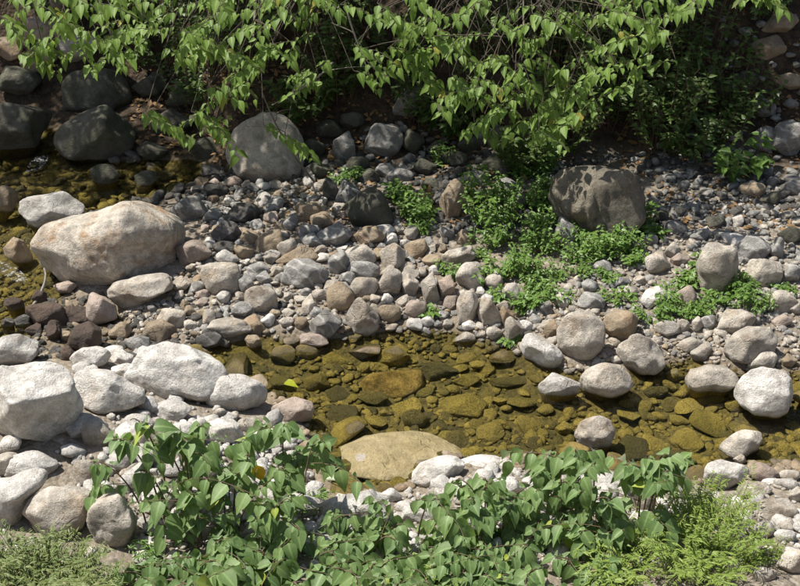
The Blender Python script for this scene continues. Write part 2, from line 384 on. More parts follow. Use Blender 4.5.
OUT = {
 (110,243): [(33,240),(38,231),(49,222),(88,213),(115,206),(139,201),(152,205),(178,217),(187,228),(184,240),(174,258),(160,270),(140,279),(107,284),(78,288),(55,282),(41,266),(35,254)],
 (56,209): [(22,210),(26,195),(40,195),(62,191),(72,196),(88,211),(80,219),(50,224),(38,229),(28,222)],
 (32,404): [(-20,375),(10,366),(40,362),(58,360),(70,370),(78,390),(80,408),(72,425),(58,440),(40,448),(20,446),(0,438),(-20,430)],
 (172,375): [(126,378),(134,360),(150,345),(168,342),(190,346),(210,357),(228,365),(225,385),(215,400),(190,404),(160,404),(140,395)],
 (236,393): [(203,400),(208,383),(222,374),(242,374),(258,380),(269,392),(264,403),(245,411),(222,412),(207,408)],
 (110,392): [(74,372),(95,368),(112,370),(130,382),(146,392),(144,406),(125,412),(100,414),(82,407),(76,390)],
 (137,288): [(104,290),(112,282),(135,276),(160,272),(173,276),(172,290),(158,298),(135,303),(115,302)],
 (579,337): [(557,330),(562,318),(577,309),(595,313),(605,326),(604,345),(592,362),(577,363),(560,350)],
 (641,354): [(615,350),(622,342),(632,332),(650,338),(662,350),(665,366),(655,374),(640,376),(625,365)],
 (541,350): [(520,345),(527,331),(545,338),(560,350),(565,362),(555,368),(540,364),(525,356)],
 (607,380): [(579,380),(588,367),(602,362),(622,365),(633,377),(632,390),(618,396),(600,397),(583,391)],
 (711,379): [(684,378),(694,368),(708,364),(726,366),(737,376),(736,388),(715,392),(692,390)],
 (768,391): [(736,390),(742,376),(755,368),(775,369),(790,375),(796,392),(792,408),(778,416),(758,414),(742,405)],
 (751,344): [(722,348),(733,333),(752,325),(772,330),(779,343),(770,356),(750,364),(730,362)],
 (595,431): [(574,435),(580,422),(598,415),(610,419),(615,434),(608,446),(592,448),(578,442)],
 (725,474): [(701,478),(703,463),(718,460),(740,463),(751,471),(738,483),(722,491),(708,486)],
 (717,272): [(696,260),(700,247),(712,242),(730,247),(737,262),(737,280),(728,298),(712,300),(702,288)],
 (600,206): [(550,182),(560,170),(580,166),(610,168),(632,175),(645,195),(643,225),(630,245),(600,246),(575,235),(556,215)],
 (265,151): [(224,150),(232,130),(250,118),(280,112),(300,130),(306,155),(300,178),(280,190),(250,184),(230,168)],
 (94,134): [(51,142),(65,125),(85,112),(108,106),(125,118),(136,140),(128,158),(100,163),(65,162)],
 (27,498): [(-15,490),(5,480),(30,468),(52,470),(48,482),(32,495),(22,515),(15,528),(-15,530)],
 (60,509): [(22,512),(30,497),(50,486),(75,486),(96,492),(92,510),(82,528),(60,538),(35,534)],
 (112,519): [(88,520),(98,495),(112,487),(124,494),(137,520),(130,540),(115,550),(95,542)],
 (16,350): [(-12,350),(2,337),(20,333),(36,340),(41,352),(32,362),(10,366),(-12,368)]}
RT = np.array([1.0, 0, 0])
def to_outline(V, pts, ppm):
    """carve the stone so that its front elevation follows a measured outline; its depth stays its own"""
    P = np.array(pts, float); c = (P.min(0)+P.max(0))/2; P = (P-c)/ppm; P[:, 1] *= -1
    u, v, w = V@RT, V@UPV, V@FWD
    th = np.arctan2(v, u); rr = np.hypot(u, v)
    nb = 48; grid = np.linspace(-math.pi, math.pi, nb+1); own = np.zeros(nb)
    idx = np.clip(((th+math.pi)/(2*math.pi)*nb).astype(int), 0, nb-1); np.maximum.at(own, idx, rr)
    own = np.where(own > 0, own, own.mean()); cen = (grid[:-1]+grid[1:])/2
    tgt = np.zeros(nb)
    for i, a in enumerate(cen):
        d = np.array([math.cos(a), math.sin(a)]); best = 0
        for p, q in zip(P, np.roll(P, -1, axis=0)):
            e = q-p; den = d[0]*e[1]-d[1]*e[0]
            if abs(den) < 1e-9: continue
            t = (p[0]*e[1]-p[1]*e[0])/den; s_ = (p[0]*d[1]-p[1]*d[0])/den
            if t > 0 and -1e-6 <= s_ <= 1+1e-6: best = max(best, t)
        tgt[i] = best or own[i]
    k = tgt/own
    for _ in range(2): k = (np.roll(k, 1)+2*k+np.roll(k, -1))/4
    kk = np.interp(th, np.concatenate([[cen[-1]-2*math.pi], cen, [cen[0]+2*math.pi]]), np.concatenate([[k[-1]], k, [k[0]]]))
    return (u*kk)[:, None]*RT+(v*kk)[:, None]*UPV+w[:, None]*FWD
placed = []                                               # (x, y, half width, half depth)
SHARED = dict(
    bank=('rounded cobble lying on the middle bank beside the pool', 'cobbles of the middle bank'),
    shade=('stone in the shade under the overhanging tree', 'stones in the shade of the trees'),
    wet=('wet stone in the seep near the long flat rock', 'wet stones in the seep'),
    under=('stone lying on the bed of the clear pool', 'stones on the bed of the pool'),
    right=('stone among the herbs on the bank behind the pool boulders', 'stones among the herbs'),
    near=('stone among the shrubs of the near bank', 'stones of the near bank'),
    pile=('stone wedged between the big white boulders', 'stones of the boulder pile'),
    stream=('small stone beside the mossy boulders of the shaded stream', 'stones in the shaded stream'),
    rubble=('stone of the shaded rubble face behind the broad-leaved plant', 'stones of the rubble face'),
    filler=('small cobble packed between larger stones of the middle bank', 'small cobbles of the middle bank'))
HUE = dict(W='white', C='cream', T='tan', G='grey', D='dark grey', B='dark brown', K='mossy dark', P='pinkish', O='olive brown')
def shared(zone, mk):
    lab, grp = SHARED[zone]
    return HUE[mk]+' '+lab, 'cobble' if zone in ('bank', 'filler') else 'stone', HUE[mk]+' '+grp
def stone(cx, cy, w, h, rot, mk, label, ang=.5, sink=.30, zone=None, lift=None, top=None):
    pr = hit(cx, cy, 0); dist = np.linalg.norm(pr-np.array([0, 0, CAM_Z]))
    f = (pr-np.array([0, 0, CAM_Z]))@FWD
    ppm = 400/TH/f
    a = w/2/ppm; hh = h/2/ppm
    b_ = .78*math.sqrt(a*hh)
    phi = math.asin((CAM_Z-pr[2])/dist)
    c = math.sqrt(max(hh*hh-(b_*math.sin(phi))**2, (.3*hh)**2))/math.cos(phi)
    p = hit(cx, cy, c*(1-2*sink) if lift is None else lift); standing = False
    if (cx, cy) in OUT: q_ = np.array(OUT[(cx, cy)]); mx, my = (q_.min(0)+q_.max(0))/2
    else: mx, my = cx, cy
    if lift is None and zone != 'under' and p[2] < c*.62:   # standing in water: rests on the bed, shows above it
        p = at_z(mx, my, c*.58); standing = True
    elif (cx, cy) in OUT: p = hit(mx, my, c*(1-2*sink)); standing = True
    if top is not None: p = at_z(mx, my, top-c); standing = True
    small = w < 34 and h < 44 and not standing
    mat = mk
    if small:
        me = cobble_mesh(int(rng.integers(0, 12)), mk); o = link('cobble' if zone == 'bank' else 'stone', me)
        o.scale = (a, b_, c); flip = rng.choice([0, math.pi]); rz = flip+rng.uniform(-.15, .15)
    else:
        V, F = rock_shape(np.random.default_rng(int(cx*7+cy*13)), 6 if w > 90 else 5, ang)
        if mk == 'S':                                     # a flat slab: wide level top, little height
            b_, c = hh/math.sin(phi)*.92, .11; V = V.copy(); V[:, 2] = np.tanh(V[:, 2]*2.6)+.04*Waves(rng, 10, 2, 5)(V); p = at_z(mx, my, top-c)
        V = V*np.array([a, b_, c])
        if (cx, cy) == (600, 206):                        # upright furrows down its left side
            th_ = np.arctan2(V[:, 1], V[:, 0]); gr = np.clip(np.sin(17*th_+1.5*Waves(rng, 8, 2, 6)(V)), -.2, 1)
            V[:, :2] *= (1-.075*gr*smoothstep(.35*a, -.3*a, V[:, 0]))[:, None]
        if (cx, cy) in OUT: V = to_outline(V, OUT[(cx, cy)], ppm); rot = 0
        if standing:
            need = p[2]-min(gz(p[0]+dx*a, p[1]+dy*b_) for dx in (-.6, 0, .6) for dy in (-.6, 0, .6))+.03; k_ = max(1.0, need/max(-V[:, 2].min(), .01))
            zc = -.35*c; lowv = V[:, 2] < zc; V[lowv, 2] = zc+(V[lowv, 2]-zc)*max(1.0, (need+zc)/max(-V[:, 2].min()+zc, .01))
        me = mesh_np('boulder' if w > 58 else 'stone', V, F); o = link(me.name.split('.')[0], me, M[mk]); rz = 0
    # rot: slope in the picture, clockwise positive -> roll about the away axis
    o.rotation_mode = 'XYZ'; o.rotation_euler = (0, R(rot), rz)
    o.location = p
    placed.append((p[0], p[1], a*(.72 if mk == 'S' else 1), b_*(.72 if mk == 'S' else 1)))
    big = w > 58
    if zone: tag(o, *shared(zone, mk))
    else: tag(o, label, 'boulder' if big else 'stone')
    return o

ST = [  # cx, cy, w, h, slope, material, angularity, label or shared zone
 (110,243,152,88,-4,'R',.75,'huge cream boulder with rusty stain standing at the stream edge'),
 (56,209,70,38,8,'W',.6,'long white boulder tucked behind the huge stained boulder'),
 (94,134,88,58,-6,'K',.6,'large dark mossy boulder lying across the shaded stream'),
 (97,92,70,48,4,'K',.5,'dark mossy boulder behind the one lying across the shaded stream'),
 (10,128,76,52,0,'K',.4,'dark mossy boulder at the head of the shaded stream'),
 (265,151,86,78,5,'C',.4,'large pale boulder speckled with leaf shade under the hanging branch'),
 (600,206,98,80,6,'F',.8,'large grey-brown boulder with furrowed side behind the herb patch'),
 (32,404,104,94,-8,'W',.55,'biggest white boulder of the near pile with a pitted right side'),
 (172,375,104,66,4,'W',.8,'wide white boulder with a dark creased face beside the pool'),
 (236,393,66,42,6,'W',.35,'smooth oval white boulder touching the pool edge'),
 (110,392,74,48,10,'W',.6,'flat white boulder wedged between the two largest white boulders'),
 (16,350,54,34,-8,'W',.6,'white boulder behind the biggest white boulder of the pile'),
 (27,498,74,54,-25,'W',.45,'long white boulder sloping down into the feathery plant'),
 (60,509,76,54,-6,'C',.5,'cream boulder rising out of the feathery plant'),
 (112,519,56,60,15,'C',.8,'angular cream boulder with a brown shaded edge by the shrub stem'),
 (137,288,72,34,-7,'C',.8,'long flat cream rock lying in front of the huge stained boulder'),
 (579,337,50,58,8,'C',.7,'tall blunt cream boulder standing on the right pool edge'),
 (641,354,50,46,14,'C',.7,'cream boulder slumping into the water right of the tall blunt one'),
 (541,350,48,34,28,'W',.75,'white slab sloping into the pool beside the tall blunt boulder'),
 (607,380,56,38,-3,'C',.55,'rounded cream boulder standing in the pool water'),
 (559,384,42,24,-10,'W',.7,'low white stone with a dark wet face in the pool'),
 (711,379,54,32,2,'C',.5,'domed cream boulder with a dark wet underside in the pool'),
 (768,391,62,54,6,'W',.7,'knobbly white boulder ringed by pool water'),
 (751,344,60,40,-8,'C',.7,'broad cream boulder at the water edge above the knobbly white one'),
 (595,431,44,36,-8,'C',.6,'white-topped boulder in the pool beside the near shrub'),
 (741,445,44,26,-20,'C',.45,'pale tilted stone in the shallows near the right end of the pool'),
 (725,474,52,34,-4,'W',.9,'flat-topped white angular stone with a dark underside'),
 (717,272,42,58,4,'C',.5,'tall cream boulder striped with leaf shadows among the herbs'),
 (751,250,38,28,-6,'G',.45,'grey-white boulder speckled with leaf shade behind the herbs'),
 (765,273,36,38,0,'C',.45,'round cream boulder above the herbs beside the striped one'),
 (736,323,42,26,-12,'C',.6,'rough cream stone behind the broad boulder at the water edge'),
 (620,326,36,36,6,'T',.6,'tan boulder between the two cream boulders at the right pool edge'),
 (305,275,48,34,5,'G',.4,'large grey veined cobble in the middle of the stony bank'),
 (363,316,35,40,5,'C',.5,'upright cream egg-shaped stone at the pool edge'),
 (222,280,42,36,0,'C',.4,'blunt cream stone on the bank right of the long flat rock'),
 (229,328,46,20,3,'C',.3,'flat oval cream stone at the left tip of the pool'),
 (187,210,40,32,0,'G',.4,'grey stone speckled with leaf shade against the huge stained boulder'),
 (194,253,38,27,0,'P',.4,'pinkish rounded stone right of the huge stained boulder'),
 (261,300,34,34,0,'C',.35,'round cream stone between the pool and the bank'),
 (369,210,50,48,0,'K',.4,'dark mossy boulder in deep shade under the tree'),
 (452,203,25,50,4,'T',.5,'tall upright tan stone beside the herb patch'),
 (384,140,40,38,-20,'G',.6,'pale grey stone leaning on the bank under the tree'),
 (567,237,25,40,8,'G',.7,'upright grey stone leaning beside the furrowed boulder'),
 (47,316,44,30,-4,'B',.7,'dark brown faceted stone in the wet seep'),
 (79,315,34,22,-10,'B',.8,'dark brown flat-topped stone behind the brown block in the seep'),
 (84,340,36,36,10,'B',.8,'dark brown upright block in the wet seep'),
 (102,311,32,33,15,'P',.5,'pink and brown egg-shaped stone above the seep'),
 (120,332,23,20,-6,'T',.8,'rust-coloured angular stone in the seep'),
 (160,332,34,25,2,'T',.4,'brown-grey domed stone at the end of the seep'),
 (137,344,28,18,0,'G',.9,'flat slate-grey stone in the seep'),
 (90,359,42,29,-10,'W',.7,'white stone between the brown stones and the boulder pile'),
 (388,389,76,42,2,'Q',.35,'wide golden speckled boulder just under the pool surface'),
 (253,358,62,26,4,'O',.8,'flat brown slab under the water at the left end of the pool'),
 (335,364,46,30,-12,'O',.6,'olive boulder under the pool water in front of the grey cobble'),
 (465,410,54,30,6,'O',.5,'speckled brown boulder deep under the pool water'),
 (440,372,38,18,2,'O',.8,'dark flat stone under the water beside the golden boulder'),
 (393,357,36,23,0,'O',.5,'dark submerged stone with a white dry tip'),
 (469,362,28,23,8,'O',.7,'angular golden stone just under the pool surface'),
 (398,462,140,60,3,'S',.5,'pale sandy slab just under the water at the near pool edge'),
 (292,412,42,28,14,'P',.6,'flat pinkish rock at the pool corner behind the shrub'),
 (352,510,74,38,-10,'W',.7,'long white rock along the near edge of the pool'),
 (438,474,56,34,-24,'W',.75,'white rock sloping into the near edge of the pool'),
 (704,508,34,34,-4,'C',.5,'cream boulder behind the feathery light green plant'),
 (777,511,48,29,4,'C',.5,'broad pale stone at the right end of the near bank'),
 (795,563,34,28,0,'C',.4,'smooth grey-cream stone at the right end behind the feathery plant'),
 (763,474,32,22,-6,'P',.5,'pinkish stone beside the flat-topped white angular stone'),
 (31,460,21,14,-6,'G',.3,'small grey stone sitting on a white boulder'),
 # shared groups
 (105,174,28,22,0,'K',.5,'stream'),(146,178,24,16,0,'K',.5,'stream'),(2,200,32,30,0,'T',.4,'stream'),(18,251,26,28,-8,'T',.4,'stream'),
 (66,289,24,16,-10,'P',.5,'wet'),(54,332,16,26,10,'B',.5,'wet'),(66,337,12,14,0,'T',.5,'wet'),(67,355,14,18,20,'B',.5,'wet'),(34,330,18,12,0,'B',.5,'wet'),
 (14,304,20,14,0,'B',.5,'wet'),(24,320,22,13,-5,'D',.5,'wet'),(209,341,30,18,-10,'D',.5,'wet'),(8,322,14,10,0,'D',.5,'wet'),(40,296,18,14,-30,'B',.5,'wet'),
 (121,359,26,15,0,'W',.5,'pile'),(128,371,34,16,4,'W',.5,'pile'),(170,411,44,22,0,'W',.5,'pile'),(83,427,40,30,-30,'W',.5,'pile'),(98,434,32,30,0,'C',.5,'pile'),
 (8,446,30,18,-12,'W',.5,'pile'),(10,463,36,28,0,'C',.7,'pile'),(32,468,52,28,4,'W',.5,'pile'),(88,472,34,28,0,'C',.5,'pile'),(120,462,30,22,0,'W',.5,'pile'),
 (145,440,30,22,0,'C',.5,'pile'),(186,432,36,24,8,'W',.5,'pile'),(222,432,44,28,0,'W',.5,'pile'),(250,425,26,18,0,'C',.5,'pile'),
 (216,191,25,18,0,'D',.4,'shade'),(242,215,40,25,0,'D',.5,'shade'),(224,234,34,24,-25,'D',.4,'shade'),(212,217,20,17,0,'G',.5,'shade'),(226,248,28,14,0,'D',.5,'shade'),
 (248,237,24,15,0,'T',.5,'bank'),(244,252,21,18,0,'T',.4,'bank'),(268,244,34,22,-22,'T',.5,'bank'),(287,249,20,20,0,'C',.4,'bank'),
 (290,224,18,20,0,'G',.7,'shade'),(302,216,14,16,0,'T',.6,'bank'),(303,231,15,14,0,'T',.6,'bank'),(227,259,24,17,-10,'W',.5,'bank'),(258,270,24,16,0,'G',.5,'bank'),
 (271,259,16,13,0,'C',.4,'bank'),(276,271,14,11,0,'C',.4,'bank'),(298,258,44,21,-8,'T',.4,'bank'),(247,285,22,23,0,'G',.4,'bank'),(265,279,20,14,0,'G',.4,'bank'),
 (268,321,15,15,0,'W',.4,'bank'),(255,326,23,18,30,'T',.5,'bank'),(253,342,17,14,0,'T',.4,'bank'),(312,214,32,22,-14,'T',.5,'bank'),(323,222,27,18,-8,'T',.5,'bank'),
 (349,196,28,29,0,'G',.5,'shade'),(331,191,17,27,0,'D',.5,'shade'),(334,237,38,23,-12,'G',.4,'bank'),(369,237,32,22,-22,'T',.6,'bank'),(309,232,22,17,0,'G',.5,'bank'),
 (312,241,26,14,0,'G',.4,'bank'),(360,256,33,23,0,'C',.4,'bank'),(338,264,22,28,15,'G',.4,'bank'),(392,259,27,33,8,'C',.6,'bank'),(364,270,33,22,-15,'G',.4,'bank'),
 (416,250,24,21,0,'T',.5,'bank'),(348,278,16,15,0,'G',.5,'bank'),(389,285,27,32,0,'C',.8,'bank'),(364,288,29,26,0,'C',.6,'bank'),(411,288,18,25,6,'C',.5,'bank'),
 (431,291,21,34,0,'C',.5,'bank'),(447,288,22,23,10,'P',.6,'bank'),(340,299,29,32,12,'T',.6,'bank'),(326,327,33,29,-8,'G',.3,'bank'),(416,309,22,21,0,'P',.5,'bank'),
 (389,314,25,22,0,'T',.8,'bank'),(321,295,20,14,0,'C',.5,'bank'),(310,306,16,20,20,'C',.5,'bank'),(317,313,16,12,0,'G',.5,'bank'),(429,322,16,11,0,'W',.5,'bank'),
 (314,340,30,14,8,'P',.6,'bank'),(470,278,30,29,-8,'C',.7,'bank'),(467,309,22,40,-4,'C',.8,'bank'),(489,312,23,36,12,'C',.6,'bank'),(511,294,18,20,0,'C',.5,'bank'),
 (507,319,15,26,0,'T',.5,'bank'),(514,331,22,28,10,'C',.6,'bank'),(525,327,16,14,0,'W',.5,'bank'),(551,331,15,21,12,'T',.4,'bank'),(546,308,15,18,0,'G',.6,'right'),
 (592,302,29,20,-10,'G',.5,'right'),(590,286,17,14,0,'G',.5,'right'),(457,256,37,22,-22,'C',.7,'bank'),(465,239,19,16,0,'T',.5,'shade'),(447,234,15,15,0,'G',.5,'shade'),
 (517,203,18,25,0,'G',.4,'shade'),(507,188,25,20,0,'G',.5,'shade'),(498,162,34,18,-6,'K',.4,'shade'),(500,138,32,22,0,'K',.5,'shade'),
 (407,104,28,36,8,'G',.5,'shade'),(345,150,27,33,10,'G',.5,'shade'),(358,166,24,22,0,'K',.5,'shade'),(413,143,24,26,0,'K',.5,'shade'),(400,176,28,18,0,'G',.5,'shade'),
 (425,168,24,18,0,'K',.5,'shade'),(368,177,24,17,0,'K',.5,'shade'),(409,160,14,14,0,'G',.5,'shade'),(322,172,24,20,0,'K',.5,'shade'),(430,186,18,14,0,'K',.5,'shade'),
 (658,264,29,22,-6,'C',.4,'right'),(673,252,16,17,-30,'C',.4,'right'),(680,261,20,13,0,'P',.4,'right'),(657,299,35,24,2,'W',.5,'right'),(686,301,23,28,14,'P',.5,'right'),
 (777,250,16,25,12,'G',.5,'right'),(783,302,27,26,0,'C',.4,'right'),(782,321,20,13,-12,'P',.4,'right'),(796,308,18,16,0,'C',.4,'right'),(667,329,28,18,0,'C',.5,'right'),(683,327,14,16,0,'C',.4,'right'),
 (698,325,14,15,0,'C',.4,'right'),(708,323,16,16,0,'G',.4,'right'),(690,345,24,16,-6,'C',.5,'right'),(701,353,22,18,0,'C',.5,'right'),(762,362,29,22,0,'C',.5,'right'),
 (789,362,18,13,0,'T',.5,'right'),(790,275,20,20,0,'G',.5,'right'),(629,292,16,12,0,'C',.5,'right'),(640,280,14,11,0,'C',.5,'right'),(571,318,14,11,0,'G',.5,'right'),
 (602,268,20,14,0,'G',.6,'right'),(622,283,18,13,0,'G',.5,'right'),(700,236,22,14,0,'G',.5,'right'),(676,228,24,16,0,'G',.5,'right'),
 (649,240,18,14,0,'G',.5,'right'),(790,236,26,20,0,'K',.5,'right'),(637,247,18,12,0,'C',.5,'right'),(715,222,20,14,0,'K',.5,'right'),(660,218,18,14,0,'K',.5,'right'),
 (565,430,20,14,0,'P',.5,'under'),(609,448,20,10,0,'G',.4,'under'),(627,404,17,11,0,'W',.4,'under'),(749,433,28,13,10,'T',.4,'under'),(774,447,17,11,12,'C',.3,'under'),
 (464,340,24,14,-12,'C',.5,'under'),(283,356,28,19,10,'O',.6,'under'),(307,352,24,16,-15,'O',.5,'under'),(317,384,28,18,-5,'O',.4,'under'),(283,384,30,18,-10,'O',.5,'under'),
 (466,381,28,14,-6,'O',.6,'under'),(508,382,38,14,2,'O',.5,'under'),(415,420,28,20,14,'O',.6,'under'),(710,400,28,14,3,'O',.7,'under'),(735,406,22,14,10,'O',.5,'under'),
 (656,392,26,14,4,'O',.4,'under'),(675,376,20,13,0,'C',.5,'under'),(513,448,14,7,0,'W',.3,'under'),(385,413,13,7,-10,'W',.3,'under'),(322,437,13,9,0,'C',.3,'under'),
 (310,456,28,34,0,'T',.6,'near'),(300,506,46,26,0,'W',.6,'near'),(272,498,34,22,0,'W',.6,'near'),(391,497,22,15,0,'W',.5,'near'),(482,462,50,16,-4,'W',.6,'near'),
 (789,476,22,15,0,'C',.4,'near'),(740,460,14,10,0,'C',.4,'near'),(754,491,35,20,0,'C',.5,'near'),(796,496,18,18,0,'C',.4,'near'),(729,498,24,13,0,'C',.5,'near'),(645,502,24,26,-20,'C',.6,'near'),
 (620,505,24,16,0,'W',.5,'near'),(760,532,30,20,0,'C',.5,'near'),(785,536,22,16,0,'W',.5,'near'),(742,520,22,16,0,'W',.5,'near'),(768,552,20,14,0,'C',.5,'near'),(765,575,24,16,0,'C',.5,'near'),
 (540,478,36,22,0,'W',.5,'near'),(505,490,40,24,0,'W',.5,'near'),(580,486,30,20,0,'W',.5,'near'),(420,515,40,24,0,'W',.5,'near'),(460,530,40,26,0,'W',.5,'near'),(320,545,40,26,0,'W',.5,'near'),
 (520,545,40,24,0,'W',.5,'near'),(260,530,36,22,0,'W',.5,'near'),(180,530,34,22,0,'W',.5,'near'),(150,545,30,20,0,'W',.5,'near'),(160,500,40,26,0,'W',.5,'near'),(230,490,40,26,0,'W',.5,'near'),
 (787,140,38,44,4,'G',.6,'rubble'),(765,140,24,30,0,'G',.5,'rubble'),(762,108,30,20,10,'G',.5,'rubble'),(768,48,34,24,-4,'T',.7,'rubble'),(790,82,28,18,0,'T',.5,'rubble'),(740,112,24,16,0,'K',.6,'rubble'),
 (748,162,26,20,0,'K',.5,'rubble'),(726,172,22,18,0,'K',.5,'rubble'),(745,80,30,20,0,'K',.6,'rubble'),(780,22,36,24,0,'T',.6,'rubble'),(720,90,26,18,0,'K',.5,'rubble'),(795,188,22,18,0,'G',.5,'rubble'),
 (700,120,26,18,0,'K',.5,'rubble'),(752,190,28,18,0,'T',.5,'rubble'),(770,200,24,16,0,'K',.5,'rubble'),
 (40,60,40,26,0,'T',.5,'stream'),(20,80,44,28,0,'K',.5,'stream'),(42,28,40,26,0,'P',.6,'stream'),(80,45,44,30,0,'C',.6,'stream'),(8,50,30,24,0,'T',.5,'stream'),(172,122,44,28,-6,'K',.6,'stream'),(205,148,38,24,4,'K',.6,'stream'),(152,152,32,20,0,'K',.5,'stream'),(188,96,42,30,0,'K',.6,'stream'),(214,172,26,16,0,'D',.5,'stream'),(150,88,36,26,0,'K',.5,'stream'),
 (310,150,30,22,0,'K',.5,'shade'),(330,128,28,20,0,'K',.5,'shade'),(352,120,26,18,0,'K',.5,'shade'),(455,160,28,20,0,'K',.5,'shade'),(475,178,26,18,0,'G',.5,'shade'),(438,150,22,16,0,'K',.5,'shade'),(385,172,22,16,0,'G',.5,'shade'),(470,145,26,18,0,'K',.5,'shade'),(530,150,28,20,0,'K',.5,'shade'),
]
for (cx, cy, w, h, rot, mk, ang, lab) in ST:
    if lab in SHARED: stone(cx, cy, w, h, rot, mk, None, ang, zone=lab)
    else:
        top = None
        if mk in 'SQ' or (mk == 'O' and 'submerged' not in lab): top = {'S': -.012, 'Q': -.008}.get(mk, -.03)
        if 'submerged' in lab: top = .02
        stone(cx, cy, w, h, rot, mk, lab, ang, sink=.21 if (cx, cy) in OUT else .3, top=top)

# packed smaller cobbles: individuals first, gravel after
def in_poly(x, y, poly):
    c = False; n = len(poly); j = n-1
    for i in range(n):
        xi, yi = poly[i]; xj, yj = poly[j]
        if (yi > y) != (yj > y) and x < (xj-xi)*(y-yi)/(yj-yi)+xi: c = not c
        j = i
    return c
PL = None
def free(x, y, r, k=.8):
    global PL
    if PL is None or len(PL) != len(placed): PL = np.array(placed)
    q = ((PL[:, 0]-x)/(PL[:, 2]*k+r))**2+((PL[:, 1]-y)/(PL[:, 3]*k+r))**2
    return q.min() > 1
BANK = [(190,185),(300,180),(345,190),(400,225),(440,245),(500,285),(545,315),(520,345),(450,328),(330,335),(255,335),(190,330),(150,318),(115,300),(185,275),(205,250)]
RIGHT = [(560,255),(640,215),(800,215),(800,345),(760,330),(690,350),(640,330),(560,320)]
NEARB = [(120,420),(300,425),(320,500),(440,480),(500,462),(700,485),(800,468),(800,586),(140,586),(100,470)]
SHADE = [(200,165),(460,150),(540,180),(700,170),(800,200),(800,230),(600,260),(430,240),(330,190),(200,200)]
def scatter(poly, n, smin, smax, mats, zone, flat=(.45, .8), k=.8, sinkz=.25):
    xs = [p[0] for p in poly]; ys = [p[1] for p in poly]; done = 0; tries = 0
    while done < n and tries < n*60:
        tries += 1
        px, py = rng.uniform(min(xs), max(xs)), rng.uniform(min(ys), max(ys))
        if not in_poly(px, py, poly): continue
        p = hit(px, py); s = smin*(smax/smin)**(rng.uniform()**1.6)
        if not free(p[0], p[1], s*.85, k): continue
        mk = mats[int(rng.integers(len(mats)))]
        o = link('cobble' if zone == 'filler' else 'stone', cobble_mesh(int(rng.integers(12)), mk))
        a, b_, c = s*rng.uniform(.9, 1.3), s*rng.uniform(.7, 1.0), s*rng.uniform(*flat)
        o.scale = (a, b_, c); o.rotation_euler = (rng.normal()*.2, rng.normal()*.25, rng.uniform(0, 6.28))
        o.location = (p[0], p[1], gz(p[0], p[1])+c*(1-2*sinkz))
        placed.append((p[0], p[1], s, s)); done += 1
        tag(o, *shared(zone, mk))
    return done
scatter(POOL, 34, .11, .20, 'OOOOT', 'under', (.22, .42), .7, .2)
scatter(POOL, 40, .06, .11, 'OOOTT', 'under', (.3, .55), .7)
scatter(BANK, 150, .05, .105, 'GGCCCTTWWP', 'filler', (.5, .85), .78)
scatter(RIGHT, 10, .05, .10, 'GCCW', 'right')

def gravel(name, poly, n, smin, smax, mk, label, k=.75, sub=2, flat=(.45, .85)):
    xs = [p[0] for p in poly]; ys = [p[1] for p in poly]
    Vs, Fs, off, done, tries = [], [], 0, 0, 0
    cells = {}
    while done < n and tries < n*8:
        tries += 1
        px, py = rng.uniform(min(xs), max(xs)), rng.uniform(min(ys), max(ys))
        if not in_poly(px, py, poly): continue
        p = at_z(px, py, .12); s = smin*(smax/smin)**(rng.uniform()**2.2)
        key = (int(p[0]/.05), int(p[1]/.05))
        if cells.get(key, 0) >= 2: continue
        if not free(p[0], p[1], s*.6, k): continue
        cells[key] = cells.get(key, 0)+1
        V, F = COBBLE[int(rng.integers(12, 22))] if sub == 3 else SMALL[int(rng.integers(len(SMALL)))]
        c = s*rng.uniform(*flat); a = rng.uniform(0, 6.28); ca, sa = math.cos(a), math.sin(a)
        W = V*np.array([s*rng.uniform(.9, 1.35), s*rng.uniform(.7, 1), c])
        W = np.stack([W[:, 0]*ca-W[:, 1]*sa, W[:, 0]*sa+W[:, 1]*ca, W[:, 2]+W[:, 0]*rng.normal()*.2], 1)
        W += np.array([p[0], p[1], gz(p[0], p[1])+c*.45])
        Vs.append(W); Fs.append(F+off); off += len(V); done += 1
    o = link(name, mesh_np(name, np.concatenate(Vs), np.concatenate(Fs)), M[mk]); tag(o, label, 'gravel', kind='stuff'); return o
SMALL = [rock_shape(rng, 2, rng.uniform(.5, 1.2)) for _ in range(20)]
for V_, _f in SMALL: V_ *= 1+.10*rng.normal(size=(len(V_), 1))
gravel('gravel', BANK, 500, .014, .05, 'gG', 'grey gravel between the cobbles of the middle bank')
gravel('gravel', BANK, 250, .014, .045, 'gC', 'cream gravel between the cobbles of the middle bank')
gravel('gravel', BANK, 350, .014, .045, 'gT', 'tan gravel between the cobbles of the middle bank')
gravel('gravel', BANK, 420, .014, .05, 'gD', 'dark gravel between the cobbles of the middle bank')
gravel('gravel', RIGHT, 700, .014, .05, 'gC', 'pale gravel under the herbs right of the pool')
gravel('gravel', RIGHT, 700, .014, .05, 'gG', 'grey gravel under the herbs right of the pool')
gravel('gravel', [(520,325),(560,300),(640,325),(800,340),(800,375),(700,352),(620,378),(540,365)], 420, .014, .05, 'gC', 'cream gravel round the boulders at the right pool edge')
gravel('gravel', [(520,325),(560,300),(640,325),(800,340),(800,375),(700,352),(620,378),(540,365)], 260, .014, .04, 'gT', 'tan gravel round the boulders at the right pool edge')
gravel('gravel', NEARB, 900, .016, .11, 'gW', 'white rubble of the near bank under the shrubs')
gravel('gravel', NEARB, 500, .016, .06, 'gC', 'cream rubble of the near bank under the shrubs')
gravel('gravel', [(0,395),(130,330),(280,400),(300,480),(140,586),(0,586)], 240, .018, .11, 'gW', 'white chips between the big white boulders')
gravel('gravel', [(-20,255),(60,250),(110,290),(190,300),(250,320),(200,355),(60,365),(-20,345)], 800, .012, .05, 'gD', 'dark wet gravel of the seep and stream edge')
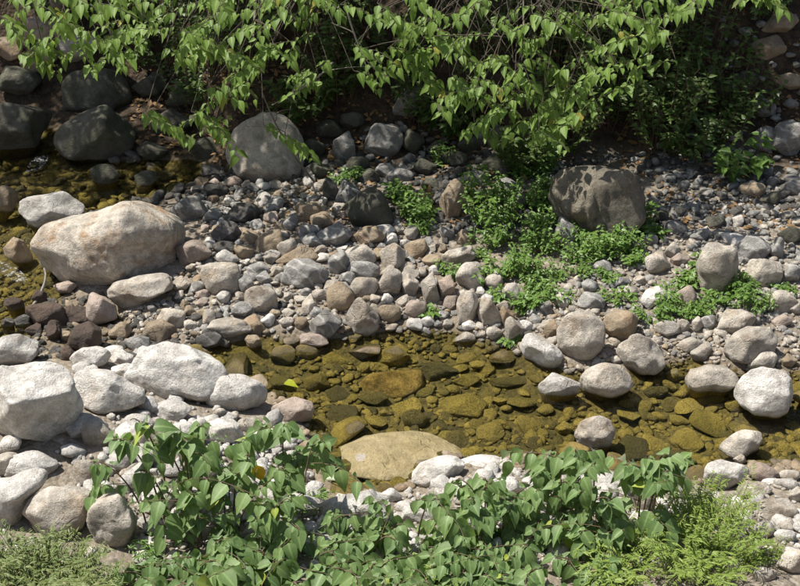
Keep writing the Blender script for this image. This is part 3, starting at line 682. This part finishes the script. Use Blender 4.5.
gravel('gravel', [(-20,255),(60,250),(110,290),(190,300),(250,320),(200,355),(60,365),(-20,345)], 350, .012, .045, 'gT', 'brown gravel of the seep and stream edge')
gravel('gravel', [(100,296),(190,296),(240,330),(150,330),(118,345)], 240, .012, .03, 'gC', 'pale pebbles under the long flat cream rock')
gravel('gravel', POOL, 1500, .018, .075, 'gT', 'brown gravel on the bed of the pool', k=.7, flat=(.3, .55))
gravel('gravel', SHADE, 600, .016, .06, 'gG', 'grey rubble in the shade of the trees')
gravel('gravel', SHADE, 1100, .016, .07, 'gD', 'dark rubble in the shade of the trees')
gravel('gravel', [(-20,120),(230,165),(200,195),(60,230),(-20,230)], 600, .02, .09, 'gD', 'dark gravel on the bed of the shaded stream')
gravel('gravel', [(640,40),(810,0),(810,215),(660,215)], 600, .02, .09, 'gG', 'loose rubble of the shaded face on the right')

# ------------------------------------------------------------------ plants
def leaf_mesh(width=.6, droop=.25, fold=.18, tip=1.25, serr=0.0, n=5):
    """ovate pointed leaf, base at 0, tip at +Y, unit length"""
    V, F = [], []
    t = np.linspace(0, 1, n+1)
    for i, u in enumerate(t):
        w = width*.5*(math.sin(math.pi*u**.62)**.9 if 0 < u < 1 else 0)*(1-.15*u)
        if u > .75: w *= 1-(u-.75)*tip
        z = -droop*u*u; y = u*(1-.12*droop*u)
        if i in (0, n): V.append((0, y, z))
        else: V += [(-w, y-.03, z+fold*w*1.2), (0, y, z), (w, y-.03, z+fold*w*1.2)]
    def id_(i, k): return 0 if i == 0 else (1+3*(i-1)+k if i < n else 1+3*(n-1))
    for i in range(n):
        for k in (0, 1):
            a, b_, c, d = id_(i, k), id_(i, k+1), id_(i+1, k+1), id_(i+1, k)
            if i == 0: F.append((a, c, d))
            elif i == n-1: F.append((a, b_, c))
            else: F += [(a, b_, c), (a, c, d)]
    return np.array(V), np.array(F)
LEAF = dict(
    ovate=[leaf_mesh(.56, d, f) for d, f in ((.15, .3), (.32, .15), (.05, .45), (.45, .25))],
    broad=[leaf_mesh(w_, d, f, n=6) for w_, d, f in ((.70, .2, .28), (.62, .38, .20), (.76, .1, .4), (.66, .55, .3), (.56, .25, .5))],
    small=[leaf_mesh(.62, d, f, n=3) for d, f in ((.2, .2), (.35, .3))],
    lance=[leaf_mesh(.24, d, .2, n=3) for d in (.2, .5)])
leaf_cache = {}
def leaf_data(kind, v, mk):
    key = (kind, v, mk)
    if key not in leaf_cache:
        V, F = LEAF[kind][v]; me = mesh_np('leaf', V, F, mid=(np.abs(V[:, 0]) < 1e-6)); me.materials.append(M[mk]); leaf_cache[key] = me
    return leaf_cache[key]
def frame(d, n):
    d = d/np.linalg.norm(d); x = np.cross(d, n); x /= max(np.linalg.norm(x), 1e-6); z = np.cross(x, d)
    return np.stack([x, d, z], 1)
def unit(v): v = np.asarray(v, float); return v/max(np.linalg.norm(v), 1e-9)
class Plant:
    def __init__(s, name, base, label, cat, group=None):
        s.root = empty(name, base); tag(s.root, label, cat, group); s.base = np.asarray(base, float)
        s.leaves = []; s.tubes = {}
    def leaf(s, p, d, n, size, kind, mk):
        s.leaves.append((np.asarray(p), frame(d, n), size, kind, int(rng.integers(len(LEAF[kind]))), mk))
    def tube(s, name, pts, r0, r1, mk, sides=5):
        pts = np.asarray(pts, float); n = len(pts); V, F = [], []
        rad = np.linspace(r0, r1, n)
        for i in range(n):
            t = unit(pts[min(i+1, n-1)]-pts[max(i-1, 0)]); u = unit(np.cross(t, (.3, .2, 1) if abs(t[2]) < .9 else (1, 0, 0))); v = np.cross(t, u)
            for k in range(sides):
                a = 6.2832*k/sides; V.append(pts[i]+rad[i]*(u*math.cos(a)+v*math.sin(a)))
        for i in range(n-1):
            for k in range(sides):
                a, b_ = i*sides+k, i*sides+(k+1) % sides
                F += [(a, b_, b_+sides), (a, b_+sides, a+sides)]
        s.tubes.setdefault((name, mk), []).append((np.array(V), np.array(F)))
        return pts
    def build(s, own=300, bulk='foliage', joined=('twig',)):
        B = s.base
        for (name, mk), lst in s.tubes.items():
            if name in joined:
                off = 0; Vs, Fs = [], []
                for V, F in lst: Vs.append(V-B); Fs.append(F+off); off += len(V)
                o = link(name, mesh_np(name, np.concatenate(Vs), np.concatenate(Fs)), M[mk], s.root)
                if len(lst) > 1: o['kind'] = 'stuff'
            else:
                for V, F in lst: link(name, mesh_np(name, V-B, F), M[mk], s.root)
        sc = []
        for i, L in enumerate(s.leaves):
            x, y, f = to_px(L[0]); vis = -20 < x < 820 and -20 < y < 606
            sc.append((0 if vis else 1, f/L[2]*(1+.0*i), i))
        sc.sort(); mine = {i for v, q, i in sc[:own] if v == 0}
        off = {}; Vs, Fs, Ms = {}, {}, {}
        for i, (p, Rm, size, kind, v, mk) in enumerate(s.leaves):
            if i in mine:
                o = link('leaf', leaf_data(kind, v, mk), None, s.root)
                m4 = Matrix.Identity(4)
                for a in range(3):
                    for b_ in range(3): m4[a][b_] = Rm[a, b_]*size
                    m4[a][3] = p[a]-B[a]
                o.matrix_local = m4
            else:
                V, F = LEAF[kind][v]
                Vs.setdefault(mk, []).append((V*size)@Rm.T+p-B); Fs.setdefault(mk, []).append(F+off.get(mk, 0)); off[mk] = off.get(mk, 0)+len(V); Ms.setdefault(mk, []).append(np.abs(V[:, 0]) < 1e-6)
        for mk in Vs:
            o = link(bulk, mesh_np(bulk, np.concatenate(Vs[mk]), np.concatenate(Fs[mk]), mid=np.concatenate(Ms[mk])), M[mk], s.root); o['kind'] = 'stuff'
def bez(a, b_, c, d, n):
    t = np.linspace(0, 1, n)[:, None]
    return (1-t)**3*np.asarray(a)+3*(1-t)**2*t*np.asarray(b_)+3*(1-t)*t*t*np.asarray(c)+t**3*np.asarray(d)

def spray(pl, start, end, nl, size, kind, mk, twig='bark', r0=.006, bare=.25, droop=.7, spread=.6):
    """a leafy twig from start to end with alternate drooping leaves"""
    start, end = np.asarray(start, float), np.asarray(end, float); L = np.linalg.norm(end-start)
    c1 = start+(end-start)*.35+np.array([rng.normal()*.06, rng.normal()*.06, .12*L]); c2 = start+(end-start)*.75+np.array([rng.normal()*.05, rng.normal()*.05, .10*L])
    pts = bez(start, c1, c2, end, 9); pl.tube('twig', pts, r0, .0015, twig, 4)
    for k in range(nl):
        u = bare+(1-bare)*(k+rng.uniform(.1, .9))/nl; x = u*8; i = min(int(x), 7); p = pts[i]*(1-x+i)+pts[i+1]*(x-i)
        t = unit(pts[i+1]-pts[i]); side = unit(np.cross(t, (0, 0, 1)))*(1 if k % 2 else -1)
        d = unit(side*spread*rng.uniform(.5, 1.3)+t*rng.uniform(.2, .7)+np.array([rng.normal()*.12, -.18+rng.normal()*.12, -droop*rng.uniform(.4, 1.3)]))
        nrm = unit(np.array([rng.normal()*.30-.1, -.30+rng.normal()*.25, 1]))
        pl.leaf(p+side*.012, d, nrm, size*rng.uniform(.45, 1.25)*(1-.25*max(0, u-.75)*2), kind, mk)
    return pts

# ---- overhanging trees on the far bank
def tree(base, forks, anchors, label, crown, ncrown, leaf=.125, ydepth=(11.75, 12.6), gl=12):
    pl = Plant('tree', base, label, 'tree', None); B = np.asarray(base, float)
    top = B+np.array([rng.normal()*.2, -.3, 3.0])
    tr = bez(B-np.array([0, 0, .25]), B+np.array([.1, -.1, 1.0]), top-np.array([.1, 0, 1]), top, 12); pl.tube('trunk', tr, .10, .06, 'bark', 9)
    limbs = []
    for f in forks:
        e = np.asarray(f, float); s0 = tr[int(rng.integers(6, 11))]
        lim = bez(s0, s0+np.array([0, -.4, .7]), e+np.array([0, .8, .5]), e, 16); pl.tube('branch', lim, .032, .009, 'bark', 6); limbs.append(lim)
    allp = np.concatenate(limbs)
    for (px, py, spx) in anchors:
        for rep in ((0, 1, 3) if spx > 15 else (0, 1) if spx > 9 else (0,)):
            x, y = px+rng.normal()*spx*.35, py+rng.normal()*spx*.22
            Y = rng.uniform(*ydepth)+(.55 if rep == 3 else 0); e = at_y(x, y, Y)
            sg = -1 if rng.uniform() < .5 else 1
            m = e+np.array([-sg*rng.uniform(.18, .42), rng.uniform(.05, .3), rng.uniform(.05, .2)])
            cand = allp[np.linalg.norm(allp-(m+np.array([0, .5, .35])), axis=1).argsort()[:18]]; s0 = cand[int(rng.integers(18))]
            pl.tube('twig', bez(s0, s0+(m-s0)*.3+np.array([0, 0, .1]), s0+(m-s0)*.7+np.array([0, 0, .12]), m, 8), .006, .003, 'dark_bark', 4)
            spray(pl, m, e, gl, leaf, 'ovate', 'tree_leaf', 'dark_bark', r0=.003, bare=.0, droop=.55, spread=.8)
    # the crown above: everything from here up is out of the picture but shades the bank
    (cx, cy, cz), (rx, ry, rz) = crown; cx, cy, cz = map(float, (cx, cy, cz))
    nt = ncrown//22
    for k in range(nt):
        q = rng.normal(size=3); q = q/np.linalg.norm(q)*rng.uniform(.35, 1)**.6
        c = np.array([cx+q[0]*rx, cy+q[1]*ry, cz+q[2]*rz])
        e = c+np.array([rng.normal()*.3, rng.normal()*.3, -.15])
        s0 = c+np.array([rng.normal()*.2, .3, .2])
        spray(pl, s0, e, 22, leaf*1.25, 'ovate', 'tree_leaf', bare=0)
    for k in range(4):
        c = np.array([cx+rng.uniform(-.7, .7)*rx, cy+rng.uniform(-.6, .6)*ry, cz+rng.uniform(-.3, .5)*rz]); pl.tube('branch', bez(tr[9+k % 3], tr[9]+np.array([0, 0, .5]), c-np.array([0, 0, .3]), c, 10), .04, .01, 'bark', 6)
    pl.build(300)
    return pl

A_LEFT = [(22,38,16),(38,52,14),(66,30,22),(75,55,18),(60,72,10),(100,15,26),(105,45,22),(128,62,16),(140,30,22),(120,5,25),(150,8,20),(20,8,20),(90,70,10),(128,42,14)]
A_MID = [(200,10,26),(235,20,26),(270,8,26),(180,40,20),(200,55,18),(175,60,12),(225,45,20),(240,70,16),(222,88,14),(250,98,14),(205,112,12),(175,128,12),(190,140,12),(222,140,12),(238,160,7),(262,70,12),(262,50,14),
         (300,20,22),(292,85,10),(285,100,8),(305,148,8),(312,160,6),(340,12,14),(290,60,12),(380,90,6)]
A_RIGHT = [(390,15,20),(400,40,18),(395,62,14),(385,80,10),(420,30,22),(425,60,18),(440,85,18),(450,20,24),(455,50,22),(480,70,22),(470,105,16),(480,125,12),(500,90,20),(500,30,26),(525,50,24),(530,85,22),(520,120,16),
           (535,140,12),(550,110,18),(560,70,24),(560,30,26),(575,95,16),(560,130,14),(455,140,8),(500,140,10),(590,20,26),(600,50,20),(620,15,24),(640,25,18),(610,80,12),(632,72,10),(595,110,10),(645,50,10),(660,18,14),(575,150,8),(690,10,14),(435,110,12)]
tree((-3.7, 15.4, gz(-3.7, 15.4)), [(-3.0, 12.9, 2.6), (-2.3, 12.7, 2.7), (-3.4, 12.6, 2.5)], A_LEFT, 'leafy green tree hanging its branches over the shaded stream boulders',
     ((-4.6, 15.1, 4.5), (2.4, 2.2, 1.3)), 8500)
tree((-1.0, 14.9, gz(-1.0, 14.9)), [(-1.7, 12.6, 2.3), (-1.1, 12.5, 2.4), (-.6, 12.7, 2.4), (-1.3, 12.4, 1.9)], A_MID, 'leafy green tree with bare grey twigs hanging over the pale speckled boulder',
     ((-1.9, 15.2, 4.5), (2.2, 2.2, 1.3)), 8500)
tree((1.4, 14.8, gz(1.4, 14.8)), [(.3, 12.6, 2.4), (.9, 12.5, 2.4), (1.5, 12.6, 2.4), (1.1, 12.4, 1.9), (2.0, 12.8, 2.4)], A_RIGHT, 'dense leafy green tree hanging low over the middle of the bank',
     ((.7, 15.1, 4.5), (2.2, 2.2, 1.3)), 8500)
tree((4.6, 15.3, gz(4.6, 15.3)), [(3.5, 13.0, 2.7), (4.2, 12.8, 2.5)], [(790,12,10),(735,2,10),(770,0,10)], 'tree over the rubble face with only a few leaves dipping into view',
     ((3.2, 15.4, 4.5), (2.4, 2.2, 1.3)), 8500)

# ---- dark undergrowth on the bank beneath the trees
def bush(px, py, ext, h, nst, nl, size, mk, kind, label, group=None, name='shrub', own=0, stem='stem', up=1.0):
    p = hit(px, py); B = np.array([p[0], p[1], gz(p[0], p[1])])
    pl = Plant(name, B, label, 'shrub' if name == 'shrub' else 'plant', group)
    for k in range(nst):
        a = rng.uniform(0, 6.28); rr = ext*math.sqrt(rng.uniform()); q = B+np.array([math.cos(a)*rr*.4, math.sin(a)*rr*.3, 0]); q[2] = gz(q[0], q[1])-.01
        e = np.array([B[0]+math.cos(a)*rr, B[1]+math.sin(a)*rr*.7, 0]); e[2] = max(gz(e[0], e[1]), B[2]-.1)+h*rng.uniform(.35, 1.0)*up
        spray(pl, q, e, nl, size, kind, mk, stem, r0=.004, bare=.2, droop=.25, spread=1.0)
    pl.build(own); return pl
UB = [(560,150,.55,.9),(610,120,.6,1.0),(660,150,.55,.9),(640,60,.6,1.0),(700,60,.6,.9),(560,60,.6,1.1),(480,60,.6,1.0),(420,120,.35,.6),(340,90,.4,.6),(250,60,.5,.8),(160,60,.5,.7),(700,160,.45,.6),(735,120,.45,.6),(520,170,.35,.5),(110,15,.5,.6),(330,40,.6,.8),(760,15,.5,.5),(300,115,.4,.5),(200,95,.5,.6),(60,10,.5,.5),(210,20,.5,.7),(390,60,.5,.7),(450,130,.35,.4),(590,80,.5,.8),(680,110,.5,.7)]
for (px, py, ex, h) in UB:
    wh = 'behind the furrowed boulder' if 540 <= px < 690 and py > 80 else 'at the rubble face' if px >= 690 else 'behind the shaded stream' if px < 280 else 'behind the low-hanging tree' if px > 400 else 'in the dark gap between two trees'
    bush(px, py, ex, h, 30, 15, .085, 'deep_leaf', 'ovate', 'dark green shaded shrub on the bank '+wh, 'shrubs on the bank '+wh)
pl = bush(740, 176, .34, .42, 10, 9, .13, 'herb_leaf', 'broad', 'broad-leaved plant growing at the foot of the rubble face', name='broad_leaved_plant', own=60)

# ---- herbs on the sunny bank
HB = [(412,215,.20,.20),(420,230,.16,.14),(470,200,.16,.16),(478,222,.2,.18),(490,245,.22,.18),(505,225,.22,.2),(520,250,.24,.2),(535,225,.22,.2),(545,250,.22,.2),(525,275,.24,.18),(505,270,.2,.16),(540,290,.2,.16),(530,310,.18,.14),
      (555,275,.2,.16),(575,262,.2,.16),(590,245,.2,.16),(610,255,.2,.15),(600,240,.18,.15),(620,240,.18,.15),(470,255,.16,.12),(455,275,.12,.08),(440,270,.12,.08),(480,285,.12,.10),
      (640,262,.14,.12),(620,300,.14,.12),(650,320,.16,.12),(672,310,.16,.12),(665,300,.1,.10),(700,305,.18,.16),(690,290,.14,.14),(720,305,.2,.16),(740,298,.2,.18),(748,310,.16,.14),(735,285,.16,.16),(765,300,.14,.12),(785,285,.14,.12),(700,275,.10,.16),
      (535,205,.2,.22),(550,190,.16,.2),(480,180,.16,.14),(430,205,.12,.12),(395,190,.12,.12),(335,180,.14,.12),(560,300,.14,.10),(585,275,.14,.10),(610,278,.14,.10),(690,315,.16,.12),(530,180,.2,.2),(655,235,.14,.12),(510,335,.08,.05),(435,315,.08,.05),(495,300,.1,.08),(520,165,.2,.2),(500,205,.2,.2),(545,170,.2,.25),(575,245,.2,.2),(595,258,.2,.2),(635,245,.16,.16),(640,225,.14,.16),(405,200,.14,.16),(425,218,.14,.16),(360,178,.14,.14),(440,165,.16,.16)]
for (px, py, ex, h) in HB:
    wh = 'around the striped cream boulder' if px > 680 else 'beside the white stone left of the striped boulder' if px > 630 and py > 255 else 'in front of the furrowed boulder' if px > 560 else 'in the green patch left of the furrowed boulder' if px > 465 and py < 330 else 'between the cobbles beside the mossy shaded boulder'
    lab = ('low leafy green herb '+wh, 'herbs '+wh)
    bush(px+rng.normal()*4, py+rng.normal()*3, ex*rng.uniform(.8, 1.2), h*rng.uniform(.8, 1.9), max(6, int(19*ex/.2)), 11, rng.uniform(.04, .066), 'herb_leaf', 'small', lab[0], lab[1], name='herb', stem='green_stem')
bush(265, 135, .1, .1, 3, 6, .05, 'deep_leaf', 'small', 'dark sprig against the pale speckled boulder', name='herb', stem='green_stem')

# ---- shrubs of the near bank
def near_shrub(base_px, anchors, label, leaf=.135, nl=9, own=300, rep=2, reach=.22, pull=.45):
    p = hit(*base_px); B = np.array([p[0], p[1], gz(p[0], p[1])-.02]); pl = Plant('shrub', B, label, 'shrub')
    for (px, py, spx) in anchors:
        Y = 7.95-(py-430)*.0042+rng.uniform(-.15, .15); e = at_y(px, py, Y)
        g = gz(e[0], e[1])
        if e[2] < g+.10: e = hit(px, py, .10+rng.uniform(0, .08))
        q = np.array([e[0]+(B[0]-e[0])*pull+rng.normal()*.05, e[1]+.02+rng.uniform(-.1, .15), 0]); q[2] = gz(q[0], q[1])-.03
        st = bez(q, q+np.array([0, 0, max(.1, (e[2]-q[2])*.6)]), e+np.array([(q[0]-e[0])*.35, (q[1]-e[1])*.2, .06]), e, 14); pl.tube('stem', st, .007, .003, 'stem', 6)
        spray(pl, st[8], e, nl, leaf, 'broad', 'shrub_leaf', 'stem', r0=.003, bare=.05, droop=.75, spread=.8)
        for r_ in range(rep):
            s0 = st[int(rng.integers(4, 12))]
            d = np.array([rng.normal()*reach, -.06+rng.normal()*reach*.7, rng.normal()*reach*.3])
            spray(pl, s0, s0+d, nl, leaf, 'broad', 'shrub_leaf', 'stem', r0=.003, bare=.05, droop=.7, spread=.9)
    pl.build(own); return pl
near_shrub((190,586), [(90,462,20),(112,440,20),(130,420,20),(150,440,20),(140,470,20),(165,432,20),(180,430,20),(200,425,20),(205,455,20),(230,470,20),(190,490,20),(250,455,20),(225,500,20),(245,440,20),(160,500,20),(265,500,20),(120,575,20),(205,520,20),(180,515,20),(235,525,20)],
           'broad-leaved green shrub with a brown stem in front of the cream boulders', .145, nl=8, rep=1)
near_shrub((250,600), [(285,425,20),(300,455,20),(285,470,20),(318,440,10),(290,500,20),(255,540,20),(300,530,20),(215,545,20),(180,560,20),(240,570,20),(280,565,20),(150,570,20),(205,580,20),(260,590,20),(300,590,20),(170,590,20),(190,610,20),(230,605,20),(270,612,20),(310,605,20),(145,600,20),(225,560,20),(265,550,20),(200,565,20)],
           'broad-leaved green shrub hiding the left corner of the pool', .14, nl=9)
near_shrub((390,610), [(345,545,20),(375,530,20),(405,525,20),(330,570,20),(370,570,20),(410,560,20),(440,500,20),(425,540,20),(455,520,20),(445,560,20),(400,585,20),(335,520,20),(350,590,20),(430,585,20),(385,545,20),(310,580,20),(360,555,20),(340,605,20),(375,612,20),(415,605,20),(395,540,20),(440,600,20),(355,530,20),(420,575,20),(320,555,20)],
           'dense broad-leaved green shrub below the sandy slab', .13, nl=9)
near_shrub((500,610), [(485,480,20),(470,500,20),(500,500,20),(520,520,20),(490,530,20),(530,490,20),(475,555,20),(510,560,20),(545,540,20),(455,480,20),(540,570,20),(480,585,20),(515,590,20),(560,590,20),(465,535,20),(470,605,20),(505,610,20),(535,600,20),(490,545,20),(525,545,20),(500,575,20),(450,575,20),(515,500,20)],
           'dense broad-leaved green shrub in front of the near pool edge', .13, nl=9)
near_shrub((590,600), [(550,455,20),(575,450,20),(595,462,20),(560,480,20),(590,490,20),(605,520,20),(575,525,20),(615,555,20),(560,560,20),(625,535,20),(545,470,10),(570,600,20),(600,590,20),(585,545,20),(560,510,20),(610,500,20),(540,520,20),(590,570,20)],
           'broad-leaved green shrub reaching up to the white-topped boulder', .135, nl=8)
near_shrub((640,590), [(630,462,15),(650,458,15),(668,455,15),(685,460,10),(640,475,10),(668,472,10)],
           'drooping leafy sprig of green shrub in front of the flat-topped white stone', .14, nl=8)

def herb_mass(px0, px1, py0, py1, n, h, size, mk, label, name, nl=26):
    p = hit((px0+px1)/2, (py0+py1)/2); B = np.array([p[0], p[1], gz(p[0], p[1])-.02]); pl = Plant(name, B, label, 'plant')
    for k in range(n):
        a = rng.uniform(0, 6.28); r_ = math.sqrt(rng.uniform()); px = (px0+px1)/2+(px1-px0)/2*r_*math.cos(a); py = (py0+py1)/2+(py1-py0)/2*r_*math.sin(a)
        g = hit(px, py+20); q = B+(g-B)*.5; q[2] = gz(q[0], q[1])-.01; e = np.array([g[0]+rng.normal()*.05, g[1]+rng.normal()*.05, gz(g[0], g[1])+h*rng.uniform(.5, 1)])
        spray(pl, q, e, nl, size, 'lance', mk, 'green_stem', r0=.003, bare=.15, droop=-.05, spread=.9)
    pl.build(0)
herb_mass(640, 768, 488, 600, 170, .36, .042, 'fine_leaf', 'feathery light green plant on the rubble at the right of the near bank', 'feathery_plant', 44)
herb_mass(575, 670, 505, 600, 80, .22, .05, 'fine_leaf', 'low straggly green plant between the shrub and the feathery plant', 'feathery_plant', 32)
herb_mass(-30, 125, 530, 625, 210, .26, .045, 'dull_leaf', 'dull green feathery plant at the foot of the cream boulder', 'feathery_plant', 36)
herb_mass(270, 330, 478, 502, 34, .12, .05, 'herb_leaf', 'small green herb between the white rocks at the pool corner', 'herb', 16)
herb_mass(375, 470, 545, 600, 40, .18, .05, 'fine_leaf', 'straggly light green plant under the dense shrubs', 'feathery_plant', 28)
herb_mass(735, 800, 530, 560, 24, .10, .045, 'fine_leaf', 'small light green plant by the smooth grey-cream stone', 'feathery_plant', 18)
herb_mass(130, 160, 525, 575, 26, .14, .05, 'herb_leaf', 'small green herb at the base of the angular cream boulder', 'herb', 16)
herb_mass(205, 235, 412, 424, 14, .08, .045, 'herb_leaf', 'small green herb under the smooth oval white boulder', 'herb', 12)

# grass tuft, stray leaves, driftwood, white water
p = hit(322, 482); tuft = empty('grass_tuft', p); tag(tuft, 'tuft of long green grass blades at the pool corner', 'grass')
for k in range(12):
    a = rng.uniform(-.9, .9); L_ = rng.uniform(.2, .38); d = np.array([math.cos(a), math.sin(a)*.7, 0]); V, F = [], []
    for i in range(7):
        u = i/6; c = d*L_*u*.85+np.array([0, 0, L_*(.75*u-.55*u*u)]); w = np.array([-d[1], d[0], .3])*.007*(1-u*.93); V += [c-w, c+w]
    for i in range(6): F.append((2*i, 2*i+1, 2*i+3, 2*i+2))
    link('blade', mesh_np('blade', V, F), M['fine_leaf'], tuft)
def lone_leaf(px, py, y, size, mk, label, d=(.2, -.3, -.9)):
    q = at_y(px, py, y); V, F = LEAF['broad'][1]; Rm = frame(np.array(d), np.array((0, -1, .5)))
    o = link('leaf', mesh_np('leaf', (V*size)@Rm.T, F), M[mk]); o.location = q; tag(o, label, 'leaf')
lone_leaf(257, 465, 7.75, .15, 'yellow_leaf', 'yellow withered leaf among the green shrub leaves')
q = hit(285, 393); V, F = LEAF['broad'][0]; Rm = frame(np.array((.9, -.4, .1)), np.array((0, 0, 1)))
o = link('leaf', mesh_np('leaf', (V*.13)@Rm.T, F), M['lime_leaf']); o.location = (q[0], q[1], .012); tag(o, 'lime-yellow fallen leaf floating at the pool edge', 'leaf')
s = Plant('stick', hit(28, 312), 'bent grey driftwood stick leaning on the huge stained boulder', 'stick')
a = hit(28, 312, .02); b_ = hit(44, 268, .30)
s.tube('shaft', bez(a, a+(b_-a)*.3+np.array([.06, 0, .0]), a+(b_-a)*.7+np.array([.10, 0, .03]), b_, 12), .018, .009, 'driftwood', 7); s.build()
def dead(pts, r0, r1, label, mk='bark'):
    s = Plant('dead_branch', pts[0], label, 'branch'); s.tube('shaft', bez(*pts, 14), r0, r1, mk, 6)
    m = bez(*pts, 14)
    for k in (5, 8, 10): s.tube('side_twig', bez(m[k], m[k]+np.array([.05, 0, .05]), m[k]+np.array([rng.normal()*.15, -.05, .15]), m[k]+np.array([rng.normal()*.3, -.1, .18]), 6), .006, .002, mk, 4)
    s.build()
dead([hit(318, 186, .01), at_y(300, 165, 12.7), at_y(280, 140, 12.6), at_y(262, 92, 12.5)], .014, .006, 'bare grey branch rising from the ground beside the pale speckled boulder')
dead([at_y(333, 62, 12.7), at_y(318, 80, 12.6), at_y(300, 90, 12.55), at_y(272, 105, 12.5)], .010, .004, 'bare grey branch crossing the dark gap between the trees', 'driftwood')
dead([at_y(345, 2, 12.4), at_y(352, 35, 12.4), at_y(366, 60, 12.35), at_y(374, 90, 12.3)], .010, .004, 'bare grey branch hanging down in the dark gap between the trees', 'driftwood')
def riffle(x0, y0, x1, y1, label):
    a, b_ = at_z(x0, y0), at_z(x1, y1); V, F = [], []; n, m = 40, 14; side = unit(np.cross(b_-a, (0, 0, 1)))
    wv = Waves(rng, 20, 15, 60)
    for i in range(n):
        for j in range(m):
            c = a+(b_-a)*i/(n-1)+side*((j/(m-1)-.5)*.16*math.sin(math.pi*(.1+.8*i/(n-1)))); c[2] = .012; V.append(c)
    V = np.array(V); V[:, 2] += .010*wv(V)+.006
    for i in range(n-1):
        for j in range(m-1): F.append((i*m+j, i*m+j+1, (i+1)*m+j+1, (i+1)*m+j))
    o = link('white_water', mesh_np('white_water', V, F), M['foam']); tag(o, label, 'foam', kind='stuff')
riffle(-8, 262, 26, 284, 'foaming white water beside the huge stained boulder')
riffle(28, 176, 46, 156, 'foaming white water in the shaded stream')

# leaf litter on the shaded bank
Vs, Fs, off = [], [], 0
for k in range(2100):
    px, py = ((rng.uniform(280, 560), rng.uniform(90, 225)), (rng.uniform(620, 800), rng.uniform(40, 235)), (rng.uniform(130, 300), rng.uniform(60, 165)))[k % 3]
    q = hit(px, py)
    if q[2] < .03: continue
    V, F = LEAF['small'][0]
    Rm = frame(np.array([rng.normal(), rng.normal(), .1]), np.array([rng.normal()*.3, -.4+rng.normal()*.3, 1]))
    Vs.append((V*rng.uniform(.04, .09))@Rm.T+q+np.array([0, 0, .012])); Fs.append(F+off); off += len(V)
o = link('leaf_litter', mesh_np('leaf_litter', np.concatenate(Vs), np.concatenate(Fs)), M['litter']); tag(o, 'dry brown leaf litter on the shaded bank', 'litter', kind='stuff')
